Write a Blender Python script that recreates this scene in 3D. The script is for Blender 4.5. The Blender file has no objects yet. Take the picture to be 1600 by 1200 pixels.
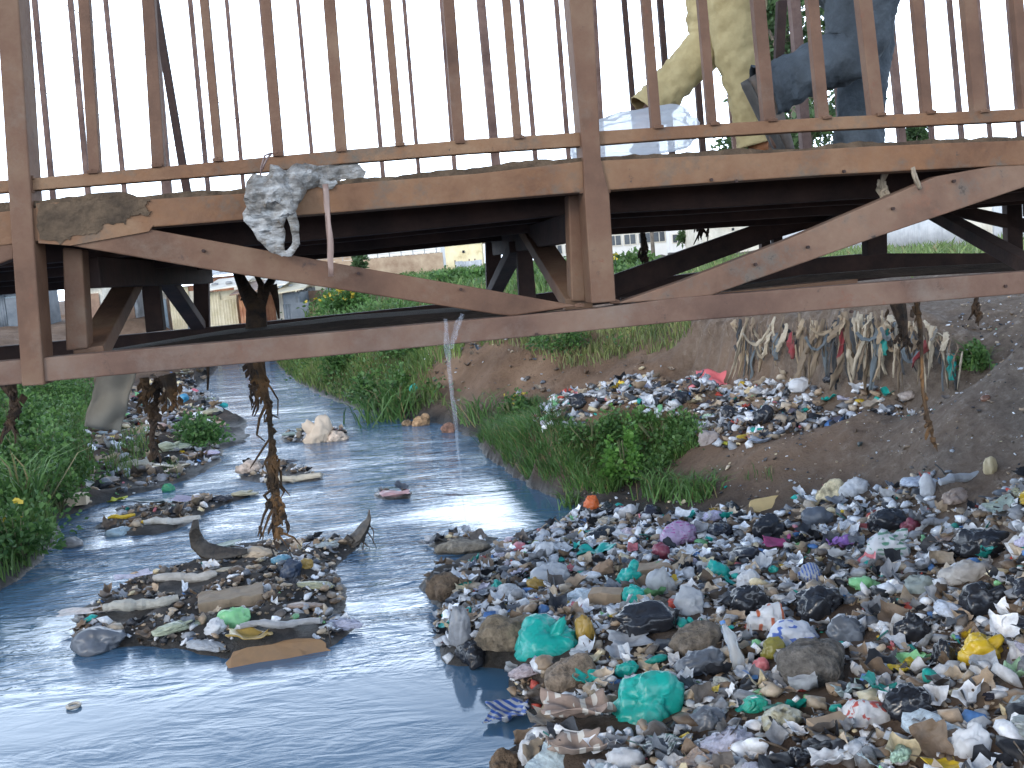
import bpy, bmesh, math, random
import numpy as np
from mathutils import Vector, Matrix, noise as mn

# ---------------------------------------------------------------- camera, sky, sun, exposure
SC = bpy.context.scene
COL = SC.collection
PITCH, ROLL, FPX, CAMZ = 6.6, 5.0, 1600.0, 2.8
cam_d = bpy.data.cameras.new('camera')
cam = bpy.data.objects.new('camera', cam_d); COL.objects.link(cam)
cam_d.sensor_width = 36; cam_d.lens = 36; cam_d.clip_end = 3000; cam_d.clip_start = 0.05
RM = Matrix.Rotation(math.radians(90 - PITCH), 3, 'X') @ Matrix.Rotation(math.radians(-ROLL), 3, 'Z')
CP = Vector((0, 0, CAMZ))
cam.matrix_world = Matrix.Translation(CP) @ RM.to_4x4()
SC.camera = cam
SUN_EL, SUN_AZ = 24.0, 215.0       # azimuth the light comes from, clockwise from +Y
w = bpy.data.worlds.new('World'); SC.world = w; w.use_nodes = True
wn = w.node_tree
sky = wn.nodes.new('ShaderNodeTexSky'); sky.sky_type = 'NISHITA'; sky.sun_disc = False
sky.sun_elevation = math.radians(SUN_EL); sky.sun_rotation = math.radians(SUN_AZ)
sky.air_density = 1.0; sky.dust_density = .6; sky.ozone_density = 3.0
bgn = wn.nodes['Background']; bgn.inputs['Strength'].default_value = 0.15
# thin high cloud: white veil over the blue, procedural
tc = wn.nodes.new('ShaderNodeTexCoord'); cn = wn.nodes.new('ShaderNodeTexNoise')
cmap = wn.nodes.new('ShaderNodeMapping'); cmap.inputs['Scale'].default_value = (1.2, 1.2, 4.5)
cn.inputs['Scale'].default_value = 2.6; cn.inputs['Detail'].default_value = 6
cr = wn.nodes.new('ShaderNodeValToRGB'); cr.color_ramp.elements[0].position = .52; cr.color_ramp.elements[1].position = .78
cr.color_ramp.elements[1].color = (.5, .5, .5, 1)
sxyz = wn.nodes.new('ShaderNodeSeparateXYZ'); wn.links.new(tc.outputs['Generated'], sxyz.inputs[0])
hz = wn.nodes.new('ShaderNodeMapRange'); hz.interpolation_type = 'SMOOTHSTEP'
hz.inputs[1].default_value = .22; hz.inputs[2].default_value = .53; hz.inputs[3].default_value = 1; hz.inputs[4].default_value = 0
wn.links.new(sxyz.outputs['Z'], hz.inputs[0])
mxm = wn.nodes.new('ShaderNodeMath'); mxm.operation = 'MAXIMUM'; wn.links.new(hz.outputs[0], mxm.inputs[0])
mixc = wn.nodes.new('ShaderNodeMix'); mixc.data_type = 'RGBA'
mixc.inputs['B'].default_value = (17, 19.8, 23.5, 1)
wn.links.new(tc.outputs['Generated'], cmap.inputs['Vector']); wn.links.new(cmap.outputs['Vector'], cn.inputs['Vector'])
wn.links.new(cn.outputs['Fac'], cr.inputs['Fac']); wn.links.new(cr.outputs['Color'], mxm.inputs[1]); wn.links.new(mxm.outputs[0], mixc.inputs['Factor'])
wn.links.new(sky.outputs['Color'], mixc.inputs['A']); wn.links.new(mixc.outputs['Result'], bgn.inputs['Color'])
sd = bpy.data.lights.new('sun', 'SUN'); sd.energy = 0.9; sd.angle = math.radians(14); sd.color = (1, .88, .72)
sun = bpy.data.objects.new('sun', sd); COL.objects.link(sun)
sv = Vector((math.sin(math.radians(SUN_AZ)) * math.cos(math.radians(SUN_EL)), math.cos(math.radians(SUN_AZ)) * math.cos(math.radians(SUN_EL)), math.sin(math.radians(SUN_EL))))
sun.rotation_euler = sv.to_track_quat('Z', 'Y').to_euler()
SC.view_settings.view_transform = 'Standard'; SC.view_settings.look = 'None'
SC.view_settings.exposure = 0.5; SC.view_settings.gamma = 1

# ---------------------------------------------------------------- helpers
rng = np.random.default_rng(7); random.seed(7)
def ray(px, py):
    return (RM @ Vector(((px - 800) / FPX, -(py - 600) / FPX, -1)))
def at_z(px, py, z=0.0):
    d = ray(px, py); return CP + d * ((z - CAMZ) / d.z)
def at_y(px, py, Y):
    d = ray(px, py); return CP + d * (Y / d.y)
RMn = np.array(RM)
def project(P):
    L = (np.asarray(P, float) - np.array(CP)) @ RMn
    dz = np.where(-L[..., 2] > 1e-3, -L[..., 2], 1e-3)
    return 800 + FPX * L[..., 0] / dz, 600 - FPX * L[..., 1] / dz, -L[..., 2]
def tag(o, label=None, cat=None, group=None, kind=None):
    if label: o['label'] = label
    if cat: o['category'] = cat
    if group: o['group'] = group
    if kind: o['kind'] = kind
    return o
def empty(name, loc=(0, 0, 0), label=None, cat=None, group=None):
    o = bpy.data.objects.new(name, None); COL.objects.link(o); o.location = loc; o.empty_display_size = .1
    return tag(o, label, cat, group)
def mk(name, V, F, mat, parent=None, col=None, smooth=False):
    """V (n,3), F (m,k) array or list of tuples"""
    me = bpy.data.meshes.new(name)
    V = np.asarray(V, np.float32)
    if isinstance(F, np.ndarray):
        k = F.shape[1]
        me.vertices.add(len(V)); me.vertices.foreach_set('co', V.ravel())
        me.loops.add(F.size); me.loops.foreach_set('vertex_index', F.astype(np.int32).ravel())
        me.polygons.add(len(F)); me.polygons.foreach_set('loop_start', np.arange(0, F.size, k, dtype=np.int32))
        me.polygons.foreach_set('loop_total', np.full(len(F), k, np.int32))
        me.update(calc_edges=True)
    else:
        me.from_pydata([tuple(map(float, v)) for v in V], [], F); me.update()
    if col is not None:
        a = me.color_attributes.new('col', 'FLOAT_COLOR', 'POINT')
        c = np.ones((len(V), 4), np.float32); c[:, :3] = col
        a.data.foreach_set('color', c.ravel())
    if smooth: me.polygons.foreach_set('use_smooth', np.ones(len(me.polygons), bool))
    if mat: me.materials.append(mat)
    o = bpy.data.objects.new(name, me); COL.objects.link(o)
    if parent: o.parent = parent
    return o
def bevel(o, w=.004, seg=2):
    m = o.modifiers.new('bevel', 'BEVEL'); m.width = w; m.segments = seg; m.limit_method = 'ANGLE'
    return o
# materials
def newmat(name):
    m = bpy.data.materials.new(name); m.use_nodes = True
    return m, m.node_tree, m.node_tree.nodes['Principled BSDF']
def mat_noise(name, c1, c2, scale=6, rough=.7, bump=.3, bscale=None, c3=None, detail=6, thr=(.35, .65), metal=0, coords='Object', dist=.02, spec=.5, stretch=None, spots=()):
    m, nt, p = newmat(name)
    t = nt.nodes.new('ShaderNodeTexCoord'); src = t.outputs[coords]
    if stretch:
        mp = nt.nodes.new('ShaderNodeMapping'); mp.inputs['Scale'].default_value = stretch
        nt.links.new(src, mp.inputs['Vector']); src = mp.outputs['Vector']
    n = nt.nodes.new('ShaderNodeTexNoise'); n.inputs['Scale'].default_value = scale; n.inputs['Detail'].default_value = detail
    n.inputs['Roughness'].default_value = .65
    nt.links.new(src, n.inputs['Vector'])
    r = nt.nodes.new('ShaderNodeValToRGB'); r.color_ramp.elements[0].position, r.color_ramp.elements[1].position = thr
    r.color_ramp.elements[0].color = (*c1, 1); r.color_ramp.elements[1].color = (*c2, 1)
    if c3:
        e = r.color_ramp.elements.new((thr[0] + thr[1]) / 2); e.color = (*c3, 1)
    nt.links.new(n.outputs['Fac'], r.inputs['Fac']); outc = r.outputs['Color']
    for sc_, cc, lo_, hi_ in spots:
        ns = nt.nodes.new('ShaderNodeTexNoise'); ns.inputs['Scale'].default_value = sc_; ns.inputs['Detail'].default_value = 8; ns.inputs['Roughness'].default_value = .75
        nt.links.new(t.outputs[coords], ns.inputs['Vector'])
        ms_ = nt.nodes.new('ShaderNodeMapRange'); ms_.inputs[1].default_value = lo_; ms_.inputs[2].default_value = hi_; nt.links.new(ns.outputs['Fac'], ms_.inputs[0])
        mm = nt.nodes.new('ShaderNodeMix'); mm.data_type = 'RGBA'; nt.links.new(ms_.outputs[0], mm.inputs['Factor']); nt.links.new(outc, mm.inputs['A']); mm.inputs['B'].default_value = (*cc, 1); outc = mm.outputs['Result']
    nt.links.new(outc, p.inputs['Base Color'])
    p.inputs['Roughness'].default_value = rough; p.inputs['Metallic'].default_value = metal
    p.inputs['Specular IOR Level'].default_value = spec
    if bump:
        n2 = nt.nodes.new('ShaderNodeTexNoise'); n2.inputs['Scale'].default_value = bscale or scale * 3; n2.inputs['Detail'].default_value = 5
        nt.links.new(src, n2.inputs['Vector'])
        b = nt.nodes.new('ShaderNodeBump'); b.inputs['Strength'].default_value = bump; b.inputs['Distance'].default_value = dist
        nt.links.new(n2.outputs['Fac'], b.inputs['Height']); nt.links.new(b.outputs['Normal'], p.inputs['Normal'])
    return m
def mat_attr(name, rough=.6, bump=.3, bscale=40, transl=0, var=.35, vscale=8, dirt=None):
    m, nt, p = newmat(name)
    a = nt.nodes.new('ShaderNodeAttribute'); a.attribute_name = 'col'
    t = nt.nodes.new('ShaderNodeTexCoord')
    n = nt.nodes.new('ShaderNodeTexNoise'); n.inputs['Scale'].default_value = vscale; n.inputs['Detail'].default_value = 5
    nt.links.new(t.outputs['Object'], n.inputs['Vector'])
    mr = nt.nodes.new('ShaderNodeMapRange'); mr.inputs[1].default_value = .3; mr.inputs[2].default_value = .7
    mr.inputs[3].default_value = 1 - var; mr.inputs[4].default_value = 1 + var
    nt.links.new(n.outputs['Fac'], mr.inputs[0])
    mx = nt.nodes.new('ShaderNodeVectorMath'); mx.operation = 'SCALE'
    nt.links.new(a.outputs['Color'], mx.inputs[0]); nt.links.new(mr.outputs[0], mx.inputs['Scale'])
    nt.links.new(mx.outputs[0], p.inputs['Base Color'])
    p.inputs['Roughness'].default_value = rough
    if transl: p.inputs['Transmission Weight'].default_value = 0
    if bump:
        n2 = nt.nodes.new('ShaderNodeTexNoise'); n2.inputs['Scale'].default_value = bscale; n2.inputs['Detail'].default_value = 4
        nt.links.new(t.outputs['Object'], n2.inputs['Vector'])
        b = nt.nodes.new('ShaderNodeBump'); b.inputs['Strength'].default_value = bump; b.inputs['Distance'].default_value = .02
        nt.links.new(n2.outputs['Fac'], b.inputs['Height']); nt.links.new(b.outputs['Normal'], p.inputs['Normal'])
    return m
def leaf_mat(name, rough=.55, var=.3):
    m = mat_attr(name, rough=rough, bump=0, var=var, vscale=1.2)
    nt = m.node_tree; p = nt.nodes['Principled BSDF']
    tr = nt.nodes.new('ShaderNodeBsdfTranslucent'); ms = nt.nodes.new('ShaderNodeMixShader'); ms.inputs[0].default_value = .3
    src = p.inputs['Base Color'].links[0].from_socket
    nt.links.new(src, tr.inputs['Color']); out = nt.nodes['Material Output']
    nt.links.new(p.outputs[0], ms.inputs[1]); nt.links.new(tr.outputs[0], ms.inputs[2]); nt.links.new(ms.outputs[0], out.inputs['Surface'])
    return m
PLAST = {}
def plastic(c, dirt=.35, rough=.34, ws=1.0):
    key = (tuple(round(x, 3) for x in c), dirt, rough, ws)
    if key in PLAST: return PLAST[key]
    m, nt, p = newmat('film_plastic')
    t = nt.nodes.new('ShaderNodeTexCoord'); oi = nt.nodes.new('ShaderNodeObjectInfo')
    add = nt.nodes.new('ShaderNodeVectorMath'); nt.links.new(t.outputs['Object'], add.inputs[0])
    sc = nt.nodes.new('ShaderNodeVectorMath'); sc.operation = 'SCALE'; sc.inputs['Scale'].default_value = 9
    cx = nt.nodes.new('ShaderNodeCombineXYZ'); nt.links.new(oi.outputs['Random'], cx.inputs[0]); nt.links.new(cx.outputs[0], sc.inputs[0]); nt.links.new(sc.outputs[0], add.inputs[1])
    n = nt.nodes.new('ShaderNodeTexNoise'); n.inputs['Scale'].default_value = 7; n.inputs['Detail'].default_value = 7; n.inputs['Roughness'].default_value = .7
    nt.links.new(add.outputs[0], n.inputs['Vector'])
    r = nt.nodes.new('ShaderNodeValToRGB')
    lo = tuple(x * (1 - dirt) + y * dirt for x, y in zip(c, (.10, .085, .07)))
    r.color_ramp.elements[0].position = .36; r.color_ramp.elements[0].color = (*lo, 1)
    r.color_ramp.elements[1].position = .56; r.color_ramp.elements[1].color = (*c, 1)
    nt.links.new(n.outputs['Fac'], r.inputs['Fac']); nt.links.new(r.outputs['Color'], p.inputs['Base Color'])
    p.inputs['Roughness'].default_value = rough; p.inputs['Specular IOR Level'].default_value = .45
    v = nt.nodes.new('ShaderNodeTexNoise'); v.noise_type = 'RIDGED_MULTIFRACTAL'; v.inputs['Scale'].default_value = 1.9 * ws; v.inputs['Detail'].default_value = 5; v.inputs['Roughness'].default_value = .6
    v.inputs['Distortion'].default_value = .6
    nt.links.new(add.outputs[0], v.inputs['Vector'])
    b = nt.nodes.new('ShaderNodeBump'); b.inputs['Strength'].default_value = .8; b.inputs['Distance'].default_value = .09 / ws if ws > 1 else .035
    nt.links.new(v.outputs['Fac'], b.inputs['Height']); nt.links.new(b.outputs['Normal'], p.inputs['Normal'])
    if min(c) > .3 and rough < .5:
        tr = nt.nodes.new('ShaderNodeBsdfTranslucent'); ms = nt.nodes.new('ShaderNodeMixShader'); ms.inputs[0].default_value = .28
        nt.links.new(r.outputs['Color'], tr.inputs['Color']); nt.links.new(p.outputs[0], ms.inputs[1]); nt.links.new(tr.outputs[0], ms.inputs[2]); nt.links.new(ms.outputs[0], nt.nodes['Material Output'].inputs['Surface'])
    PLAST[key] = m
    return m

# numpy value noise
def _h(ix, iy, s):
    n = (ix.astype(np.int64) * 374761393 + iy.astype(np.int64) * 668265263 + s * 69069) & 0x7fffffff
    n = (n ^ (n >> 13)) * 1274126177 & 0x7fffffff
    return ((n ^ (n >> 16)) & 0xffff) / 65535.0
def vnoise(x, y, s=0):
    ix, iy = np.floor(x), np.floor(y); fx, fy = x - ix, y - iy
    fx = fx * fx * (3 - 2 * fx); fy = fy * fy * (3 - 2 * fy)
    a = _h(ix, iy, s); b = _h(ix + 1, iy, s); c = _h(ix, iy + 1, s); d = _h(ix + 1, iy + 1, s)
    return (a * (1 - fx) + b * fx) * (1 - fy) + (c * (1 - fx) + d * fx) * fy - .5
def fbm(x, y, s=0, o=4):
    r = 0; a = 1.0
    for i in range(o):
        r = r + a * vnoise(x * 2 ** i, y * 2 ** i, s + i); a *= .5
    return r
def vn3(P, s=0):
    I = np.floor(P).astype(np.int64); f = P - I; f = f * f * (3 - 2 * f); r = 0
    for dx in (0, 1):
        for dy in (0, 1):
            for dz in (0, 1):
                h = _h(I[:, 0] + dx + (I[:, 2] + dz) * 57, I[:, 1] + dy + (I[:, 2] + dz) * 131, s)
                r = r + h * (f[:, 0] if dx else 1 - f[:, 0]) * (f[:, 1] if dy else 1 - f[:, 1]) * (f[:, 2] if dz else 1 - f[:, 2])
    return r
def inpoly(x, y, poly):
    poly = np.asarray(poly, float); ins = np.zeros(np.shape(x), bool); n = len(poly)
    for i in range(n):
        x1, y1 = poly[i]; x2, y2 = poly[(i + 1) % n]
        c = ((y1 > y) != (y2 > y))
        with np.errstate(divide='ignore', invalid='ignore'):
            xi = (x2 - x1) * (y - y1) / (y2 - y1 + 1e-12) + x1
        ins ^= c & (x < xi)
    return ins
def polydist(x, y, poly):
    poly = np.asarray(poly, float); best = np.full(np.shape(x), 1e9); n = len(poly)
    for i in range(n):
        a = poly[i]; b = poly[(i + 1) % n]; d = b - a; L = max(d @ d, 1e-9)
        t = np.clip(((x - a[0]) * d[0] + (y - a[1]) * d[1]) / L, 0, 1)
        best = np.minimum(best, np.hypot(x - a[0] - t * d[0], y - a[1] - t * d[1]))
    return best

# ---------------------------------------------------------------- the ground
RIGHT = [(840, 1290), (765, 1200), (815, 1165), (850, 1120), (800, 1075), (790, 1045), (700, 1035), (680, 970), (665, 910), (700, 888), (760, 865), (830, 838),
         (872, 815), (905, 795), (870, 775), (815, 750), (770, 722), (742, 684), (692, 664), (640, 655), (560, 640), (490, 612), (452, 588), (430, 562), (405, 548)]
LEFT = [(300, 545), (330, 560), (338, 575), (322, 592), (300, 612), (345, 640), (385, 658), (385, 690), (345, 702), (342, 722), (300, 748), (225, 768),
        (150, 790), (95, 812), (88, 840), (70, 872), (35, 908), (0, 928), (-160, 985)]
w2 = lambda L, z=0: [tuple(at_z(a, b, z))[:2] for a, b in L]
RIVER = [(-14, 3.0), (-12, 1.0), (-8, -4), (1, -4), (.55, 2.5)] + w2(RIGHT) + [(-22, 62), (-60, 90), (-75, 88), (-30, 58)] + w2(LEFT)
BARS = [  # mud and rubbish bars standing just clear of the water: outline in the photo, height
    ([(108, 988), (150, 940), (215, 902), (300, 880), (330, 858), (400, 850), (500, 842), (555, 850), (520, 892), (535, 940), (548, 985), (500, 1020), (350, 1030), (250, 1012), (130, 1012)], .13),
    ([(150, 822), (190, 795), (280, 785), (385, 775), (330, 800), (300, 822), (240, 836), (170, 836)], .07),
    ([(368, 732), (400, 718), (500, 735), (505, 750), (440, 755), (385, 752)], .07),
    ([(435, 684), (480, 668), (540, 672), (545, 684), (500, 692), (440, 692)], .06),
    ([(668, 853), (700, 838), (775, 842), (760, 858), (700, 864)], .05),
    ([(585, 775), (600, 766), (650, 770), (640, 780), (600, 780)], .03)]
BARW = [(w2(p), h) for p, h in BARS]
C = []
def cz(*pts):
    for px, py, z in pts: C.append(tuple(at_z(px, py, z)))
def cd(*pts):
    for px, py, d in pts: C.append(tuple(at_y(px, py, d)))
def near(*pts):
    for p in pts: C.append(p)
cz((900, 1100, .22), (1100, 1190, .33), (1000, 1000, .25), (1200, 1000, .33), (1400, 1100, .5), (1600, 1190, .6), (1600, 1000, .5), (1300, 880, .32),
   (1000, 880, .2), (950, 820, .1), (1600, 850, .62), (1400, 800, .5), (1200, 790, .32), (1050, 780, .17), (800, 960, .2), (740, 940, .15), (1100, 900, .25), (1500, 930, .5))
cz((1000, 750, .2), (1040, 700, .5), (980, 700, .5), (960, 640, .92), (1000, 600, 1.15), (1100, 600, 1.08), (1080, 700, .58), (1200, 700, .7), (1200, 640, .92), (1250, 600, 1.1),
   (1600, 760, .8), (1600, 700, 1.0), (1600, 600, 1.4), (1400, 760, .57), (1400, 680, .9), (1300, 740, .55), (1500, 640, 1.2), (1350, 640, 1.05), (1700, 650, 1.5), (1480, 720, .85))
cliff = [(1085, 575, 500, 16.0), (1150, 590, 500, 14.3), (1220, 600, 495, 12.8), (1300, 605, 490, 11.6), (1380, 608, 488, 11.0), (1440, 610, 500, 10.6), (1500, 605, 535, 10.2), (1560, 600, 562, 9.9)]
CL = []
for i in range(len(cliff) - 1):
    a, b = cliff[i], cliff[i + 1]
    for k in range(4):
        CL.append(tuple(a[j] + (b[j] - a[j]) * k / 4 for j in range(4)))
for px, yb, yt, d in CL:
    cd((px, yb, d), (px, yt, d + .22), (px, yt - 3, d + .8))
cz((1600, 560, 1.55), (1600, 520, 1.8)); cd((1600, 480, 10.4), (1540, 480, 11.5), (1650, 440, 12), (1500, 475, 12.5), (1750, 480, 10), (1800, 560, 8))
# right bank upstream
cz((740, 620, .5), (700, 640, .2), (850, 520, 1.45), (1000, 540, 1.2), (1000, 580, .95), (900, 600, .75), (1070, 520, 1.45), (820, 620, .5), (760, 650, .3),
   (880, 622, 1.02), (850, 720, .4), (800, 700, .36), (870, 680, .68), (900, 640, .9), (840, 642, .88), (930, 750, .22),
   (600, 600, .45), (550, 560, .9), (480, 560, .6), (660, 560, .95), (620, 620, .3), (740, 540, 1.1))
cd((800, 560, 18.9), (760, 580, 19), (800, 515, 19.8), (700, 520, 22), (560, 500, 30), (520, 470, 38), (600, 455, 42), (700, 440, 45), (760, 430, 50), (850, 470, 28), (900, 430, 45), (1000, 440, 28), (1000, 415, 50))
cd((1100, 410, 48), (1200, 402, 45), (1350, 398, 38), (1550, 392, 30), (1300, 440, 17), (1150, 450, 20), (1450, 430, 17), (1700, 385, 28))
cd((600, 425, 75), (750, 418, 75), (1000, 400, 75), (1200, 385, 75), (480, 480, 40))
# left bank
cz((0, 850, .3), (50, 750, .4), (100, 650, .45), (0, 620, .85), (60, 610, .7), (0, 700, .65), (200, 650, .13), (220, 720, .08), (100, 750, .25), (170, 760, .08),
   (300, 700, .1), (320, 670, .12), (260, 620, .08), (-200, 700, .9), (-200, 850, .7), (-100, 600, 1.2), (200, 560, .5), (150, 600, .4))
cd((200, 505, 42), (350, 500, 42), (430, 495, 42), (0, 540, 30), (100, 520, 38), (-300, 540, 30), (200, 480, 75), (400, 465, 75), (0, 500, 80))
near((1.5, 2, .6), (4, 2, .8), (8, 3, 1.5), (0, 0, .9), (5, -3, 1.2), (-14, 6, 1.0), (-16, 12, 1.1), (-12, -2, 1.2), (15, 8, 2.3), (16, 16, 2.1), (20, 30, 2.0), (-25, 25, 1.5), (-30, 45, 1.9),
     (-90, 120, 2.6), (0, 130, 2.9), (90, 120, 2.4), (-200, 300, 3), (200, 300, 3), (0, 400, 3), (-250, 20, 2.5), (250, 20, 2.5), (12, 4, 2.0))
C = np.array(C)
_d = np.hypot(C[:, None, 0] - C[None, :, 0], C[:, None, 1] - C[None, :, 1])
_w = np.linalg.solve(_d - np.eye(len(C)) * .004, C[:, 2] - 1.0)
def axis(a, b, step, lo, hi, g=1.07):
    m = list(np.arange(a, b, step)); s = step; x = a; L = []
    while x > lo: s *= g; x -= s; L.append(x)
    s = step; x = m[-1]; R = []
    while x < hi: s *= g; x += s; R.append(x)
    return np.array(L[::-1] + m + R)
GX = axis(-5.5, 9.0, .055, -700, 700); GY = axis(3.2, 14.5, .055, -60, 1200, 1.045)
XX, YY = np.meshgrid(GX, GY)
fx, fy = XX.ravel(), YY.ravel()
hh = np.full(fx.size, 1.0)
for k in range(len(C)): hh += _w[k] * np.hypot(fx - C[k, 0], fy - C[k, 1])
hh = np.clip(hh, .03, 6)
amp = np.clip(.012 * np.hypot(fx, fy) - .02, .03, .25)
hh += fbm(fx * 1.3, fy * 1.3, 3, 5) * amp * .7 + fbm(fx * 7, fy * 7, 9, 3) * .035
hh += np.where((fy > 12.5) & (hh > .25), (fbm(fx * 2.1, fy * 2.1, 41, 5)) * .16, 0)
ins = inpoly(fx, fy, RIVER); dist = polydist(fx, fy, RIVER)
wob = fbm(fx * 2.2, fy * 2.2, 21, 4) * .16
ds = np.where(ins, -dist, dist) + wob * np.clip(dist * 0 + 1, 0, 1)
far = np.hypot(fx, fy) > 95
hl = np.minimum(np.maximum(hh, .04), .01 + np.clip(ds, 0, None) * np.where((fy > 11.3) & (fy < 16) & (fx > -1), 2.4, .95))
zz = np.where(ds > 0, hl, np.maximum(-.45, ds * .55) - .004)
for p, h in BARW:
    i2 = inpoly(fx, fy, p); d2 = polydist(fx, fy, p)
    s2 = np.where(i2, d2, -d2) + wob * 1.3
    zz = np.where(s2 > -.1, np.maximum(zz, np.minimum(h * (.7 + .8 * vnoise(fx * 5, fy * 5, 4)), s2 * .45)), zz)
zz = np.where(far & (zz < .5), np.maximum(hh, 1.5), zz)
ZG = zz.reshape(XX.shape)
def ground(x, y):
    x = np.asarray(x, float); y = np.asarray(y, float)
    i = np.clip(np.searchsorted(GX, x) - 1, 0, len(GX) - 2); j = np.clip(np.searchsorted(GY, y) - 1, 0, len(GY) - 2)
    u = (x - GX[i]) / (GX[i + 1] - GX[i]); v = (y - GY[j]) / (GY[j + 1] - GY[j])
    return (ZG[j, i] * (1 - u) + ZG[j, i + 1] * u) * (1 - v) + (ZG[j + 1, i] * (1 - u) + ZG[j + 1, i + 1] * u) * v
def hit(px, py, water=True):
    d = ray(px, py); t = np.concatenate([np.arange(2.5, 20, .01), np.arange(20, 120, .05)])
    xs, ys, zs = d.x * t, d.y * t, CAMZ + d.z * t
    g = ground(xs, ys)
    if water: g = np.maximum(g, 0)
    k = np.argmax(zs <= g)
    if not (zs <= g).any(): k = len(t) - 1
    return Vector((xs[k], ys[k], g[k]))
def mpp(P):        # metres per photo pixel at P
    return float(project(P)[2]) / FPX

# ground material: mud by the water and shade painted dark under the heap, brown dirt, grey gravelly slope
gm, nt, p = newmat('ground_soil')
tcn = nt.nodes.new('ShaderNodeTexCoord'); geo = nt.nodes.new('ShaderNodeNewGeometry'); sep = nt.nodes.new('ShaderNodeSeparateXYZ')
nt.links.new(geo.outputs['Position'], sep.inputs[0])
def N(scale, det=6, rough=.6):
    n = nt.nodes.new('ShaderNodeTexNoise'); n.inputs['Scale'].default_value = scale; n.inputs['Detail'].default_value = det; n.inputs['Roughness'].default_value = rough
    nt.links.new(tcn.outputs['Object'], n.inputs['Vector']); return n
def ramp(fac, stops):
    r = nt.nodes.new('ShaderNodeValToRGB'); e = r.color_ramp.elements
    e[0].position, e[0].color = stops[0][0], (*stops[0][1], 1); e[1].position, e[1].color = stops[-1][0], (*stops[-1][1], 1)
    for s in stops[1:-1]:
        x = e.new(s[0]); x.color = (*s[1], 1)
    nt.links.new(fac, r.inputs['Fac']); return r.outputs['Color']
def mixn(f, a, b):
    m = nt.nodes.new('ShaderNodeMix'); m.data_type = 'RGBA'; nt.links.new(f, m.inputs['Factor']); nt.links.new(a, m.inputs['A']); nt.links.new(b, m.inputs['B']); return m.outputs['Result']
brown = ramp(N(1.3, 8).outputs['Fac'], [(.3, (.115, .064, .034)), (.5, (.19, .113, .066)), (.7, (.25, .16, .10))])
grey = ramp(N(9, 8, .75).outputs['Fac'], [(.35, (.10, .074, .054)), (.55, (.18, .14, .108)), (.68, (.29, .25, .21))])
xf = nt.nodes.new('ShaderNodeMapRange'); xf.inputs[1].default_value = 1.9; xf.inputs[2].default_value = 4.2
xa = nt.nodes.new('ShaderNodeMath'); xa.operation = 'MULTIPLY_ADD'; xa.inputs[1].default_value = 3.0
nt.links.new(N(.8).outputs['Fac'], xa.inputs[0]); nt.links.new(sep.outputs['X'], xa.inputs[2])
sub = nt.nodes.new('ShaderNodeMath'); sub.operation = 'SUBTRACT'; sub.inputs[1].default_value = 1.5; nt.links.new(xa.outputs[0], sub.inputs[0]); nt.links.new(sub.outputs[0], xf.inputs[0])
c = mixn(xf.outputs[0], brown, grey)
mud = ramp(N(5).outputs['Fac'], [(.35, (.022, .02, .018)), (.6, (.06, .052, .045)), (.75, (.12, .1, .08))])
zf = nt.nodes.new('ShaderNodeMapRange'); zf.inputs[1].default_value = .08; zf.inputs[2].default_value = .62  # mud tone climbs to heap level, putting shaded gaps into the colour
nt.links.new(sep.outputs['Z'], zf.inputs[0]); c = mixn(zf.outputs[0], mud, c)
nt.links.new(c, p.inputs['Base Color'])
rr = nt.nodes.new('ShaderNodeMapRange'); rr.inputs[1].default_value = 0; rr.inputs[2].default_value = .12; rr.inputs[3].default_value = .35; rr.inputs[4].default_value = .95
nt.links.new(sep.outputs['Z'], rr.inputs[0]); nt.links.new(rr.outputs[0], p.inputs['Roughness'])
b = nt.nodes.new('ShaderNodeBump'); b.inputs['Strength'].default_value = .9; b.inputs['Distance'].default_value = .09
nt.links.new(N(9, 10, .72).outputs['Fac'], b.inputs['Height']); nt.links.new(b.outputs['Normal'], p.inputs['Normal'])
ny, nx = XX.shape
idx = np.arange(nx * ny).reshape(ny, nx)
F = np.stack([idx[:-1, :-1], idx[:-1, 1:], idx[1:, 1:], idx[1:, :-1]], -1).reshape(-1, 4)
g = mk('ground', np.stack([fx, fy, zz], 1), F, gm, smooth=True); tag(g, kind='structure')

# the river
wm, nt, p = newmat('river_water')
p.inputs['Base Color'].default_value = (.06, .13, .21, 1); p.inputs['Roughness'].default_value = .08; p.inputs['IOR'].default_value = 1.5
p.inputs['Specular IOR Level'].default_value = 1.0
tcn = nt.nodes.new('ShaderNodeTexCoord')
def wav(sx, sy, scale, det, rot=0, dis=0):
    mp = nt.nodes.new('ShaderNodeMapping'); mp.inputs['Scale'].default_value = (sx, sy, 1); mp.inputs['Rotation'].default_value = (0, 0, rot)
    nt.links.new(tcn.outputs['Object'], mp.inputs['Vector'])
    n = nt.nodes.new('ShaderNodeTexNoise'); n.inputs['Scale'].default_value = scale; n.inputs['Detail'].default_value = det; n.inputs['Distortion'].default_value = dis
    nt.links.new(mp.outputs['Vector'], n.inputs['Vector']); return n.outputs['Fac']
a1 = wav(1, 1.5, .9, 4, .5, 1.2); a2 = wav(.8, 2.4, 3.2, 5, -.4, 1.4); a3 = wav(1, 1.8, 16, 3, .3, .5)
ad = nt.nodes.new('ShaderNodeMath'); ad.operation = 'MULTIPLY_ADD'; ad.inputs[1].default_value = .32; nt.links.new(a2, ad.inputs[0]); nt.links.new(a1, ad.inputs[2])
ad2 = nt.nodes.new('ShaderNodeMath'); ad2.operation = 'MULTIPLY_ADD'; ad2.inputs[1].default_value = .03; nt.links.new(a3, ad2.inputs[0]); nt.links.new(ad.outputs[0], ad2.inputs[2])
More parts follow.
